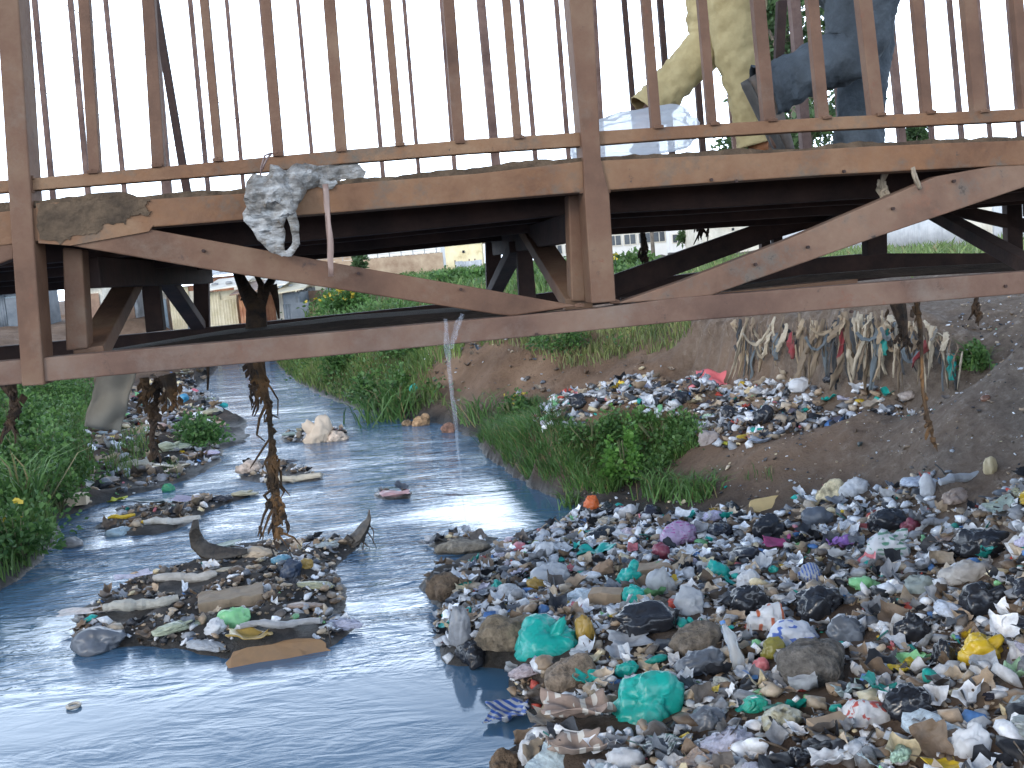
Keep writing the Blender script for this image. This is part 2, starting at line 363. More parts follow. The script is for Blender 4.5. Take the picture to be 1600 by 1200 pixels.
# calmer, smoother reach near the camera, riffles upstream
sp = nt.nodes.new('ShaderNodeSeparateXYZ'); nt.links.new(tcn.outputs['Object'], sp.inputs[0])
st = nt.nodes.new('ShaderNodeMapRange'); st.inputs[1].default_value = 6.8; st.inputs[2].default_value = 10.5; st.inputs[3].default_value = .04; st.inputs[4].default_value = .62
nt.links.new(sp.outputs['Y'], st.inputs[0])
pond = at_z(855, 780); vd = nt.nodes.new('ShaderNodeVectorMath'); vd.operation = 'DISTANCE'; vd.inputs[1].default_value = tuple(pond); nt.links.new(tcn.outputs['Object'], vd.inputs[0])
pm_ = nt.nodes.new('ShaderNodeMapRange'); pm_.inputs[1].default_value = 1.1; pm_.inputs[2].default_value = 2.4; pm_.inputs[3].default_value = .1; nt.links.new(vd.outputs['Value'], pm_.inputs[0])
pt = nt.nodes.new('ShaderNodeMapRange'); pt.inputs[1].default_value = .35; pt.inputs[2].default_value = .65; pt.inputs[3].default_value = .25; pt.inputs[4].default_value = 1.5; nt.links.new(wav(.6, 1.6, .7, 3, .2, 1), pt.inputs[0])
mu = nt.nodes.new('ShaderNodeMath'); mu.operation = 'MULTIPLY'; nt.links.new(st.outputs[0], mu.inputs[0]); nt.links.new(pm_.outputs[0], mu.inputs[1])
mu2 = nt.nodes.new('ShaderNodeMath'); mu2.operation = 'MULTIPLY'; nt.links.new(mu.outputs[0], mu2.inputs[0]); nt.links.new(pt.outputs[0], mu2.inputs[1])
b = nt.nodes.new('ShaderNodeBump'); b.inputs['Distance'].default_value = .34; nt.links.new(mu2.outputs[0], b.inputs['Strength'])
nt.links.new(ad2.outputs[0], b.inputs['Height']); nt.links.new(b.outputs['Normal'], p.inputs['Normal'])
wv = mk('river_water', [(-90, -8, 0), (12, -8, 0), (12, 95, 0), (-90, 95, 0)], [(0, 1, 2, 3)], wm); tag(wv, kind='structure')
# ---------------------------------------------------------------- the footbridge
YAW = math.radians(7.0)
U = Vector((math.cos(YAW), math.sin(YAW), 0)); NV = Vector((-math.sin(YAW), math.cos(YAW), 0)); B0 = Vector((0, 3.0, 0))
def bp(px, py, t=0.0):
    d = ray(px, py); k = (t + (B0 - CP).dot(NV)) / d.dot(NV); P = CP + d * k
    return ((P - B0).dot(U), P.z)
def bw(s, z, t): return B0 + U * s + NV * t + Vector((0, 0, z))
rust = mat_noise('rusted_brown_paint', (.07, .032, .017), (.19, .118, .07), scale=3.5, c3=(.135, .068, .038), rough=.75, bump=.35, bscale=60, detail=9, thr=(.3, .72), dist=.006, spots=[(3.1, (.17, .125, .09), .56, .8), (11, (.05, .03, .025), .62, .72), (17, (.16, .055, .028), .62, .72)])
rustL = mat_noise('dusty_rusted_beam', (.105, .046, .022), (.25, .155, .088), scale=2.6, c3=(.18, .093, .048), rough=.85, bump=.5, bscale=45, detail=10, thr=(.3, .7), dist=.008, spots=[(4, (.2, .095, .042), .5, .68), (7, (.11, .09, .068), .52, .68), (23, (.06, .045, .035), .64, .7)])
rustC = mat_noise('greyed_brown_chord', (.075, .038, .026), (.19, .12, .082), scale=3, c3=(.135, .075, .05), rough=.8, bump=.4, bscale=50, detail=10, thr=(.3, .7), dist=.006, spots=[(2.2, (.19, .15, .12), .5, .75), (14, (.045, .03, .025), .6, .7), (11, (.17, .07, .04), .6, .7)])
rustM = mat_noise('worn_brown_diagonal', (.09, .045, .028), (.225, .145, .095), scale=3, c3=(.16, .09, .057), rough=.8, bump=.4, bscale=50, detail=10, thr=(.3, .7), dist=.006, spots=[(5, (.21, .09, .05), .54, .7), (8, (.12, .1, .08), .54, .7), (16, (.05, .032, .025), .62, .7)])
rustD = mat_noise('dark_brown_steel', (.022, .012, .010), (.06, .03, .022), scale=5, rough=.85, bump=.3, bscale=50, dist=.006)  # much darker brown than the other steel
rustG = mat_noise('far_rail_weathered_paint', (.09, .05, .04), (.2, .125, .1), scale=9, rough=.8, bump=.3, bscale=60, dist=.004)
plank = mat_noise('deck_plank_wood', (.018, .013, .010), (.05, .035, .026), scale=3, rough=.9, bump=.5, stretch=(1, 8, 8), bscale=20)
br = empty('footbridge', (*bw(0, 0, 1.2)[:2], 3.0), 'long brown steel truss footbridge with barred railings crossing the river', 'footbridge')
bpy.context.view_layer.update()
BINV = br.matrix_world.inverted()
def prism(name, pts, t0, t1, mat, bev=.004, parent=None):
    """pts: list of (s,z) outline; extruded across the bridge from t0 to t1"""
    n = len(pts)
    V = [bw(s, z, t0) for s, z in pts] + [bw(s, z, t1) for s, z in pts]
    Fc = [tuple(range(n)), tuple(range(2 * n - 1, n - 1, -1))] + [(i, i + n, (i + 1) % n + n, (i + 1) % n) for i in range(n)]
    o = mk(name, [BINV @ v for v in V], Fc, mat, parent or br)
    bm = bmesh.new(); bm.from_mesh(o.data); bmesh.ops.recalc_face_normals(bm, faces=bm.faces); bm.to_mesh(o.data); bm.free()
    if bev: bevel(o, bev)
    return o
def strip(name, top, bot, t0, t1, mat, tp=0.0, bev=.004, ext=None):
    """member from top-edge and bottom-edge pixel polylines on plane tp; ext=(s_left,s_right) continues it past the frame"""
    T = [bp(x, y, tp) for x, y in top]; Bm = [bp(x, y, tp) for x, y in bot]
    if ext:
        for L in (T, Bm):
            a, b_ = L[0], L[1]; k = (a[1] - b_[1]) / (a[0] - b_[0]); L.insert(0, (ext[0], a[1] + k * .3 * (ext[0] - a[0])))
            a, b_ = L[-1], L[-2]; k = (a[1] - b_[1]) / (a[0] - b_[0]); L.append((ext[1], a[1] + k * .3 * (ext[1] - a[0])))
    return prism(name, T + Bm[::-1], t0, t1, mat, bev)
EXT = (-5.5, 6.5)
# near truss
strip('bottom_chord', [(0, 565), (540, 517.5), (930, 482), (1060, 465), (1600, 424)], [(0, 603), (540, 554), (930, 516), (1060, 503), (1600, 459)], 0.0, .08, rustC, ext=EXT)
strip('edge_beam', [(0, 331), (84, 321), (270, 309), (381, 302), (564, 285), (746, 271), (908, 252), (1060, 245), (1195, 239), (1330, 230), (1482, 223), (1600, 219)],
      [(0, 384), (236, 355), (385, 343), (540, 331), (901, 301), (1060, 289), (1296, 273), (1549, 260), (1600, 258)], .002, .09, rustL, ext=EXT)
strip('mid_rail', [(54, 277), (270, 258), (540, 233), (746, 216), (905, 206), (1060, 196), (1296, 182), (1600, 169)],
      [(61, 296), (297, 277), (422, 267), (530, 255.5), (732, 239), (905, 228), (1060, 216), (1262, 204), (1600, 188)], .012, .05, rustL, ext=EXT, bev=.003)
# top rail out of sight above the frame
def top_z(t): return 3.07 + 1.5
prism('top_rail', [(-5.5, 4.5), (6.5, 4.5), (6.5, 4.55), (-5.5, 4.55)], .01, .055, rust)
def quad(name, pix, t0, t1, mat, tp=0.0, bev=.004): return prism(name, [bp(x, y, tp) for x, y in pix], t0, t1, mat, bev)
def up(pxa, pya, pxb, pyb, tp, z=4.5):   # extend line through two pixels up to height z, give (s,z)
    a = bp(pxa, pya, tp); b = bp(pxb, pyb, tp); k = (a[0] - b[0]) / (a[1] - b[1]); return (a[0] + k * (z - a[1]), z)
prism('post', [up(-2, 0, 17, 270, 0), up(32, 0, 50, 270, 0), bp(55, 380), bp(71, 601), bp(36, 603), bp(20, 380)], -.01, .09, rust)
prism('post', [up(891, 0, 908, 189, 0), up(924, 0, 933, 189, 0), bp(938, 250), bp(951, 304), bp(961, 471), bp(923, 474), bp(912, 304), bp(910, 250)], -.012, .08, rust)
for s0 in (-3.15, 4.2):
    prism('post', [(s0 - .03, 4.5), (s0 + .035, 4.5), (s0 + .035, 2.53), (s0 - .035, 2.53)], -.012, .08, rust)
quad('diagonal', [(60, 374), (229, 357), (540, 414), (766, 453), (905, 478), (800, 494), (773, 491), (540, 454), (324, 421), (111, 384)], .006, .06, rust)
quad('diagonal', [(961, 475), (1070, 437.5), (1229, 375), (1465, 275), (1566, 257), (1720, 190), (1720, 240), (1600, 293), (1364, 373), (1111, 462), (1060, 467)], .006, .06, rustM)
quad('diagonal', [(20, 372), (20, 404), (-400, 560), (-400, 520)], .006, .06, rust)
quad('gusset_plate', [(56, 318), (100, 316), (240, 352), (232, 362), (110, 384), (60, 380)], -.001, .006, rustL, bev=.001)
quad('inner_post', [(80, 385), (112, 388), (121, 548), (86, 552)], .1, .17, rust, bev=.005)
quad('inner_post', [(898, 300), (921, 300), (926, 472), (903, 472)], .1, .17, rust, bev=.005)
# near balusters stop on the mid rail
NB = [(127.5, 145, 267, 18), (229, 245, 257, 20), (317, 340.5, 248, 14), (414, 434.5, 240, 16), (514, 533, 233, 19), (605, 625, 224, 13), (702, 719, 220, 18), (793, 811, 213, 13),
      (1013, 1029, 197, 15), (1101, 1117, 192, 14), (1190, 1207, 186, 19), (1275, 1292, 182, 17), (1357, 1377, 177, 21), (1439, 1455, 174, 15), (1522, 1538, 172, 20), (1597, 1612, 168, 16)]
for xt, xb, yb, wd in NB:
    yb += 4
    prism('baluster', [up(xt - wd / 2, 0, xb - wd / 2, yb, 0), up(xt + wd / 2, 0, xb + wd / 2, yb, 0), bp(xb + wd / 2, yb), bp(xb - wd / 2, yb)], .016, .016 + max(.022, wd * .0017), rust, bev=.002)
_m = [bp(x, y, 0) for x, y in [(54, 287), (270, 268), (1296, 193), (1600, 178)]]
def mid_z(s):
    if s < _m[0][0]: return _m[0][1] + .3 * (_m[1][1] - _m[0][1]) / (_m[1][0] - _m[0][0]) * (s - _m[0][0])
    return _m[3][1] + .3 * (_m[3][1] - _m[2][1]) / (_m[3][0] - _m[2][0]) * (s - _m[3][0])
for s0 in [x for x in np.arange(-5.3, -1.55, .18)] + [x for x in np.arange(1.72, 6.3, .17)]:
    prism('baluster', [(s0, 4.5), (s0 + .03, 4.5), (s0 + .03, mid_z(s0)), (s0, mid_z(s0))], .016, .046, rust, bev=.002)
# deck: planks and stringers seen from below
WB = 2.4
DECK = [bp(x, y, 0) for x, y in [(0, 331), (270, 309), (564, 285), (908, 252), (1195, 239), (1482, 223), (1600, 219)]]
def deck_z(s):
    xs = [p[0] for p in DECK]; zs = [p[1] for p in DECK]; return float(np.interp(s, xs, zs)) - .012
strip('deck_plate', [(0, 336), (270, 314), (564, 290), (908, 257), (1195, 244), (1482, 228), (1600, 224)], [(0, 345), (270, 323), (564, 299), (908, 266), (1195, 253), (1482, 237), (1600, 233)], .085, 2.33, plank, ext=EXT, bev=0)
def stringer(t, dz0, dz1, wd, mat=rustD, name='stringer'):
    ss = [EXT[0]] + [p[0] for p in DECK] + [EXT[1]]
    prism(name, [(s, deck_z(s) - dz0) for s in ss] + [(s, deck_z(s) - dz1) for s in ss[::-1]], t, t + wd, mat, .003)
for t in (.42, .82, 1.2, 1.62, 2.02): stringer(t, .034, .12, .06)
# far truss
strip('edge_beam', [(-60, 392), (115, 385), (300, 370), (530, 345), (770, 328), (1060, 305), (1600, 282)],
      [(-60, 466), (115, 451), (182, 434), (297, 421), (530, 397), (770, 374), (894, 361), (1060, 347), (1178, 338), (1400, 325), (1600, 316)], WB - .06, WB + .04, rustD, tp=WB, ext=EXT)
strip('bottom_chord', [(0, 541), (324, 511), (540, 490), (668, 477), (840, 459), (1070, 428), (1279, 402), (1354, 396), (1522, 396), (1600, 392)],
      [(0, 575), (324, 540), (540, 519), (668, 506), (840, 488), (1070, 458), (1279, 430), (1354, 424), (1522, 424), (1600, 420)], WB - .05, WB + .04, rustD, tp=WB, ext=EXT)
strip('water_pipe', [(960, 474), (1300, 436), (1400, 424), (1640, 412)], [(960, 482), (1300, 444), (1400, 433), (1640, 421)], 1.95, 2.0, rustD, tp=1.95, bev=.01)
strip('cable', [(970, 466), (1120, 437), (1215, 400), (1330, 350)], [(970, 469), (1120, 440), (1215, 403), (1330, 353)], 1.7, 1.72, rustD, tp=1.7, bev=0)
strip('floor_slat', [(1120, 452), (1262, 430), (1420, 418), (1640, 408)], [(1120, 461), (1262, 441), (1420, 430), (1640, 420)], 1.2, 1.28, plank, tp=1.2, bev=0)
strip('floor_slat', [(1120, 458), (1262, 443), (1340, 436)], [(1100, 470), (1262, 455), (1340, 447)], .6, .7, rust, tp=.6, bev=0)
strip('catwalk_plank', [(120, 560), (324, 526), (540, 500), (700, 488), (790, 482)], [(120, 574), (324, 545), (540, 520), (700, 503), (790, 492)], 1.0, 1.5, plank, tp=1.0, bev=0)
FT = WB
for (a, b_) in [((302, 413), (326, 514)), ((758, 372), (782, 462)), ((1186, 335), (1202, 418)), ((1207, 335), (1219, 418)), ((1570, 318), (1594, 395))]:
    wd = 24 if a[0] < 1100 or a[0] > 1500 else 14
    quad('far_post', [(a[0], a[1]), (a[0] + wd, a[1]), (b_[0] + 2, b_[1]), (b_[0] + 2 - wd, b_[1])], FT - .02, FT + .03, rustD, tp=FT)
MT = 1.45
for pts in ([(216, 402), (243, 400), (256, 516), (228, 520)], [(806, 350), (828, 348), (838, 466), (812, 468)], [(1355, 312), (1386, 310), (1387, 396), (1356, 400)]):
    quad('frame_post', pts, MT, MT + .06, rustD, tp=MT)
def strut(name, p0, t0, p1, t1, w_, mat, d=.05):
    """bar running across the bridge between two (pixel, depth) ends"""
    a = bw(*bp(*p0, t0), t0); b = bw(*bp(*p1, t1), t1); ax = (b - a).normalized(); h = ax.cross(Vector((0, 0, 1))).normalized()
    h = U - ax * U.dot(ax); h.normalize(); v = ax.cross(h)
    V = [BINV @ (c + h * (w_ / 2 * i) + v * (d / 2 * j)) for c in (a, b) for i, j in ((-1, -1), (1, -1), (1, 1), (-1, 1))]
    o = mk(name, V, [(0, 1, 2, 3), (7, 6, 5, 4), (0, 4, 5, 1), (1, 5, 6, 2), (2, 6, 7, 3), (3, 7, 4, 0)], mat, br)
    bm = bmesh.new(); bm.from_mesh(o.data); bmesh.ops.recalc_face_normals(bm, faces=bm.faces); bm.to_mesh(o.data); bm.free()
    return bevel(o, .004)
strut('cross_brace', (222, 408), MT, (140, 556), .12, .085, rust)
strut('cross_brace', (238, 405), MT, (312, 512), FT, .07, rustD)
strut('cross_brace', (818, 345), MT, (905, 478), .12, .085, rust)
strut('cross_brace', (808, 385), MT, (770, 460), FT, .07, rustD)
strut('cross_brace', (1440, 322), MT, (1640, 432), .12, .06, rustD)
strut('cross_brace', (1352, 318), MT, (1212, 400), FT, .06, rustD)
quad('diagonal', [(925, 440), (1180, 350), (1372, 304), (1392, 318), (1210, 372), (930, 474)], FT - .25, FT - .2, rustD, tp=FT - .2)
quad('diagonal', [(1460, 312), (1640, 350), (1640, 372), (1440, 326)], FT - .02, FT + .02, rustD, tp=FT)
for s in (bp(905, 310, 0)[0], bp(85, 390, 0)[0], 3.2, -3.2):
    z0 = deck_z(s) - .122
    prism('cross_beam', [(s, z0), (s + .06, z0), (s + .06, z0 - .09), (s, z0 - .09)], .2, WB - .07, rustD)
# far railing
FB = [(22, 55, 319, 8), (54, 84, 319, 8), (110, 139, 315, 8), (165, 196, 314, 7), (236, 262, 309, 14), (297, 326, 304, 7), (354, 381, 299, 6), (408, 435, 296, 7), (465, 492, 292, 6), (575, 599, 280, 7), (631, 655, 277, 6),
      (690, 711, 272, 7), (751, 776, 268, 13), (814.5, 838, 263, 7), (869, 889, 250, 7), (926, 940, 240, 10), (975, 996, 240, 8), (1031, 1050, 240, 9), (1080, 1099, 246, 9), (1128, 1149, 236, 8),
      (1186, 1200, 240, 8), (1240, 1259, 233, 15), (1298, 1315, 230, 8), (1340, 1358, 228, 7), (1387, 1409, 223, 11), (1440, 1456.5, 222, 7), (1483, 1503, 221, 7), (1527, 1547.6, 220, 6), (1575, 1593, 216, 6)]
tr = WB
for xt, xb, yb, wd in FB:
    a = bp(xb, yb, tr); t_ = up(xt, 0, xb, yb, tr, 4.62); h = wd * mpp(bw(a[0], a[1], tr)) / 2
    k = (t_[0] - a[0]) / (t_[1] - a[1]); zb = a[1] - .14
    sb = a[0] + k * (zb - a[1])
    prism('baluster' if wd < 12 else 'rail_post', [(t_[0] - h, 4.62), (t_[0] + h, 4.62), (sb + h, zb), (sb - h, zb)], tr - h, tr + h, rustD if wd in (8, 9) and xb > 960 and xb < 1120 else rustG, bev=.002)
prism('top_rail', [(-5.5, 4.6), (6.5, 4.6), (6.5, 4.65), (-5.5, 4.65)], tr - .02, tr + .02, rustG)
a = bp(293, 307, tr - .1); b_ = up(241, 0, 293, 307, tr - .1, 4.6)
quad_ = [(b_[0] - .012, 4.6), (b_[0] + .022, 4.6), (a[0] + .024, a[1] - .08), (a[0] - .014, a[1] - .08)]
prism('rail_brace', quad_, tr - .12, tr - .08, rustD)
a = bp(1208, 240, 2.2); b_ = bp(1222, 0, 2.2)
prism('rail_brace', [(b_[0] - .02, b_[1]), (b_[0] + .03, b_[1]), (a[0] + .03, a[1] - .05), (a[0] - .01, a[1] - .05)], 2.2, 2.24, rustD)
# dried mud cake caught on the beam by the left post

mudc = mat_noise('dried_mud_crust', (.045, .03, .018), (.12, .08, .048), scale=14, rough=.95, bump=.6, bscale=50)
r_ = random.Random(4); ss = np.arange(-2.4, 3.2, .02); top = []; 
for s_ in ss:
    h_ = .008 + .016 * max(0, mn.noise(Vector((s_ * 5, 0, 3))) + .3) + .006 * mn.noise(Vector((s_ * 30, 2, 0)))
    if -1.47 < s_ < -1.0: h_ += .012
    top.append((float(s_), deck_z(s_) + .012 + h_))
prism('mud_crust', top + [(a, b_ - .045) for a, b_ in [(s_, deck_z(s_) + .04) for s_ in ss[::-1]]], .012, .088, mudc, bev=0)
L_ = [(60, 322), (100, 320), (150, 332), (170, 352), (205, 362), (180, 370), (120, 384), (75, 384), (60, 370)]
r2 = random.Random(8); out_ = [(58, 319), (90, 318), (140, 314), (190, 312), (235, 311), (228, 322), (236, 334), (205, 338), (196, 350), (160, 352), (150, 366), (120, 368), (96, 380), (60, 372)]; jag = []
for i in range(len(out_)):
    a, b_ = out_[i], out_[(i + 1) % len(out_)]
    for k in range(6): jag.append((a[0] + (b_[0] - a[0]) * k / 6 + r2.uniform(-3, 3), a[1] + (b_[1] - a[1]) * k / 6 + (r2.uniform(-3, 3) if a[1] > 320 else r2.uniform(-2, 1))))
quad('mud_cake', jag, -.004, .004, mudc, bev=0)
bolt = []
for (x, y) in [(928, 296), (1150, 283), (1318, 268), (1111, 281), (1395, 326), (1180, 413), (1262, 386), (1490, 283), (1330, 487), (1570, 447), (838, 522), (720, 452), (560, 427), (318, 392), (925, 60), (925, 118)]:
    a = bp(x, y, 0); bolt.append(bw(a[0], a[1], -.004))
Vb = []; Fb = []
for c_ in bolt:
    n0 = len(Vb)
    for q in (0, 1):
        for j in range(6): th = j * 1.047; Vb.append(BINV @ (c_ + U * math.cos(th) * .005 + Vector((0, 0, 1)) * math.sin(th) * .005 + NV * (.008 if q == 0 else -.003)))
    Fb.append(tuple(n0 + 6 + j for j in range(6)))
    for j in range(6): Fb.append((n0 + j, n0 + (j + 1) % 6, n0 + 6 + (j + 1) % 6, n0 + 6 + j))
mk('weld_stud', Vb, Fb, rustD, br)['kind'] = 'stuff'

weld = []
for (x, y) in [(xb, yb + 2) for xt, xb, yb, wd in NB if xb < 1590] + [(925, 213), (925, 234), (45, 278), (45, 300), (905, 478), (960, 472), (84, 570), (912, 300), (946, 300)]:
    c_ = bw(*bp(x, y, .01), .008); r3 = random.Random(x)
    weld.append(([c_ + U * (-.014), c_ + U * 0 + Vector((0, 0, .002)), c_ + U * .014], [.005, .0075, .005]))
Vw, Fw = [], []
def _ring(p, q, r0, r1, k=6):
    ax = (q - p).normalized(); a = ax.orthogonal().normalized(); b_ = ax.cross(a); n0 = len(Vw)
    for c_, r_ in ((p, r0), (q, r1)):
        for j in range(k): th = 6.2832 * j / k; Vw.append(BINV @ (c_ + a * math.cos(th) * r_ + b_ * math.sin(th) * r_))
    for j in range(k): Fw.append((n0 + j, n0 + (j + 1) % k, n0 + k + (j + 1) % k, n0 + k + j))
    Fw.append(tuple(n0 + j for j in range(k))); Fw.append(tuple(n0 + k + j for j in range(k)))
for P_, R_ in weld:
    for i in range(2): _ring(P_[i], P_[i + 1], R_[i], R_[i + 1])
mk('weld_bead', Vw, Fw, rust, br)['kind'] = 'stuff'
for t_, y_ in ((1.9, 0), (1.0, 0)):
    stringer(t_, .034, .15, .05)
quad('lateral_brace', [(430, 404), (448, 404), (600, 388), (582, 388)], WB - .3, WB - .26, rustD, tp=WB - .26)
quad('far_diagonal', [(326, 420), (340, 416), (765, 462), (760, 474)], WB, WB + .04, rustD, tp=WB)
# ---------------------------------------------------------------- grass, weeds, bushes
green = leaf_mat('leaf_green')
def world_poly(pix): return [tuple(hit(a, b))[:2] for a, b in pix]
def scatter(pix, dens, poly=None, wet=False):
    P = np.array(poly or world_poly(pix)); lo, hi = P.min(0), P.max(0)
    n = int(min((hi - lo).prod() * dens, 400000)); q = rng.uniform(lo, hi, (n, 2)); q = q[inpoly(q[:, 0], q[:, 1], P)]
    z = ground(q[:, 0], q[:, 1])
    if not wet: k = z > .012; q, z = q[k], z[k]
    return np.column_stack([q, z])
def blades(P, h, wd, base=(.05, .11, .025), tip=(.12, .2, .05), lean=.5, seed=0, patch=.35):
    r = np.random.default_rng(seed); n = len(P)
    H = h * r.uniform(.45, 1.15, n); a = r.uniform(0, 6.283, n); L = H * lean * r.uniform(.2, 1.3, n); b = r.uniform(0, 6.283, n)
    dx, dy = np.cos(a), np.sin(a); wx, wy = np.cos(b) * wd / 2, np.sin(b) * wd / 2
    V = np.zeros((n, 5, 3))
    V[:, 0] = P + np.column_stack([-wx, -wy, -.02 * np.ones(n)]); V[:, 1] = P + np.column_stack([wx, wy, -.02 * np.ones(n)])
    mid = P + np.column_stack([dx * L * .35, dy * L * .35, H * .62])
    V[:, 2] = mid + np.column_stack([wx, wy, 0 * wx]) * .8; V[:, 3] = mid - np.column_stack([wx, wy, 0 * wx]) * .8
    V[:, 4] = P + np.column_stack([dx * L, dy * L, H * (1 - .12 * lean)])
    F = np.array([[0, 1, 2], [0, 2, 3], [3, 2, 4]]); F = (np.arange(n)[:, None, None] * 5 + F).reshape(-1, 3)
    base, tip = np.array(base), np.array(tip)
    k = np.clip(r.normal(.45, .28, n) + fbm(P[:, 0] * .9, P[:, 1] * .9, 5) * patch * 2, 0, 1)[:, None]
    c = base * (1 - k) + tip * k
    dry = (r.random(n) < .07)[:, None]; c = np.where(dry, np.array([.24, .2, .09]), c)
    return V.reshape(-1, 3), F, np.repeat(c, 5, 0)
def leaves(Cn, rad, hgt, nper, size, base=(.035, .095, .022), tip=(.125, .235, .06), seed=0, elong=2.2):
    """leaf clumps: dome shaped crowns of separate folded leaves around each centre"""
    r = np.random.default_rng(seed); m = len(Cn) * nper
    C0 = np.repeat(Cn, nper, 0); R = np.repeat(rad if np.ndim(rad) else np.full(len(Cn), rad), nper); H = np.repeat(hgt if np.ndim(hgt) else np.full(len(Cn), hgt), nper)
    th = r.uniform(0, 6.283, m); u = r.random(m) ** .45; el = r.uniform(0, 1.57, m)
    lump = 1 + .3 * np.sin(3 * th + np.repeat(r.uniform(0, 6, len(Cn)), nper)) * np.cos(el * 2)
    p = C0 + np.column_stack([np.cos(th) * np.cos(el) * R * u * lump, np.sin(th) * np.cos(el) * R * u * lump, np.sin(el) * H * u * lump + .02])
    S = size * r.uniform(.5, 1.3, m)
    out = np.column_stack([np.cos(th) * np.cos(el), np.sin(th) * np.cos(el), np.sin(el) * .8 + .2]) + r.normal(0, .55, (m, 3))
    out /= np.linalg.norm(out, axis=1)[:, None]
    sd = np.cross(out, r.normal(0, 1, (m, 3))); sd /= np.linalg.norm(sd, axis=1)[:, None] + 1e-9
    nrm = np.cross(out, sd)
    a = p; b = p + out * S[:, None] * .5 + sd * (S / elong / 1.4)[:, None] + nrm * (S * .08)[:, None]
    d = p + out * S[:, None] * .5 - sd * (S / elong / 1.4)[:, None] + nrm * (S * .08)[:, None]; e = p + out * S[:, None] - np.array([0, 0, 1]) * (S * .2)[:, None]
    V = np.stack([a, b, e, d], 1); F = np.array([[0, 1, 2], [0, 2, 3]]); F = (np.arange(m)[:, None, None] * 4 + F).reshape(-1, 3)
    k = np.clip(.15 + .7 * u * np.sin(el) + r.normal(0, .22, m), 0, 1)[:, None]
    k = np.clip(r.normal(.45, .3, m), 0, 1)[:, None]
    c = np.array(base) * (1 - k) + np.array(tip) * k
    return V.reshape(-1, 3), F, np.repeat(c, 4, 0)
def join(parts):
    Vs, Fs, Cs, o = [], [], [], 0
    for V, F, Cc in parts:
        Vs.append(V); Fs.append(F + o); Cs.append(np.broadcast_to(Cc, (len(V), 3))); o += len(V)
    return np.concatenate(Vs), np.concatenate(Fs), np.concatenate(Cs)
def stuff(name, parts, mat, label, cat):
    V, F, Cc = join(parts); o = mk(name, V, F, mat, col=Cc); tag(o, label, cat, kind='stuff'); return o
G_left = [(-260, 640), (0, 585), (95, 590), (150, 620), (130, 690), (150, 730), (120, 775), (80, 800), (92, 840), (60, 880), (10, 925), (-200, 990)]
G_mid = [(448, 590), (425, 548), (520, 500), (660, 500), (740, 520), (720, 560), (680, 575), (665, 600), (700, 640), (640, 652), (560, 636), (490, 610)]
G_knoll = [(745, 688), (772, 660), (800, 640), (838, 625), (850, 665), (900, 680), (960, 655), (1080, 655), (1100, 690), (1060, 720), (1000, 740), (950, 775), (900, 775), (850, 755), (800, 735)]
G_top = [(660, 525), (760, 505), (850, 500), (950, 495), (1080, 495), (1080, 525), (990, 550), (930, 575), (880, 580), (850, 560), (760, 540)]
G_back = [(430, 505), (470, 470), (640, 430), (760, 420), (1000, 412), (1080, 412), (1010, 440), (930, 470), (800, 490), (600, 505)]
G_right = [(1060, 425), (1100, 405), (1350, 397), (1640, 385), (1700, 400), (1500, 425), (1200, 450), (1050, 480)]
G_flat = [(120, 660), (170, 640), (250, 650), (240, 720), (205, 750), (150, 755), (130, 700)]
stuff('bank_grass', [
    blades(scatter(G_left, 500), .3, .016, seed=1),
    blades(scatter(G_mid, 300), .36, .018, base=(.06, .12, .025), tip=(.2, .28, .07), seed=2, lean=.8),
    blades(scatter(G_knoll, 2300), .19, .010, seed=3, lean=1.1, base=(.045, .115, .028), tip=(.13, .24, .055)),
    blades(scatter([(742, 690), (780, 655), (860, 640), (900, 700), (930, 775), (860, 757), (800, 737)], 1300), .27, .010, base=(.04, .10, .025), tip=(.10, .2, .05), seed=4, lean=1.4),
    blades(scatter(G_top, 330), .24, .018, base=(.07, .12, .03), tip=(.30, .32, .11), seed=5, lean=.7),
    blades(scatter(G_back, 30), .5, .05, base=(.06, .13, .03), tip=(.16, .25, .07), seed=6, lean=.6),
    blades(scatter(G_right, 30), .4, .05, base=(.09, .15, .04), tip=(.22, .28, .1), seed=7, lean=.6),
    blades(scatter([(165, 740), (175, 705), (235, 690), (240, 725), (205, 750)], 300), .28, .014, seed=8),
    blades(scatter([(185, 680), (235, 668), (240, 680), (200, 690)], 200), .2, .014, seed=9),
    blades(scatter([(1160, 752), (1175, 738), (1215, 742), (1205, 757)], 700), .1, .01, seed=10),
    blades(scatter([(255, 745), (265, 728), (285, 730), (280, 748)], 500), .2, .012, seed=11),
    ], green, 'green grass growing over the river banks and the plateau behind', 'grass')
stuff('low_weeds', [
    leaves(scatter(G_left, 9), .4, .42, 60, .085, seed=21),
    leaves(scatter(G_mid, 1.6), .6, .55, 70, .1, seed=22),
    leaves(scatter(G_top, 1.0), .35, .3, 60, .08, seed=23),
    leaves(scatter(G_back, .22), 1.0, .4, 80, .16, seed=24, base=(.05, .11, .03), tip=(.12, .22, .06)),
    leaves(scatter([(850, 690), (870, 670), (960, 655), (1060, 655), (1100, 690), (1060, 730), (930, 730)], 16), .22, .24, 80, .06, seed=25),
    leaves(scatter([(1200, 490), (1350, 485), (1350, 500), (1200, 505)], 3), .3, .25, 60, .07, seed=26),
    ], green, 'leafy green weeds spreading low over the banks', 'weeds')
stem_m = mat_noise('green_stem', (.06, .09, .03), (.14, .13, .06), scale=9, rough=.8, bump=0)
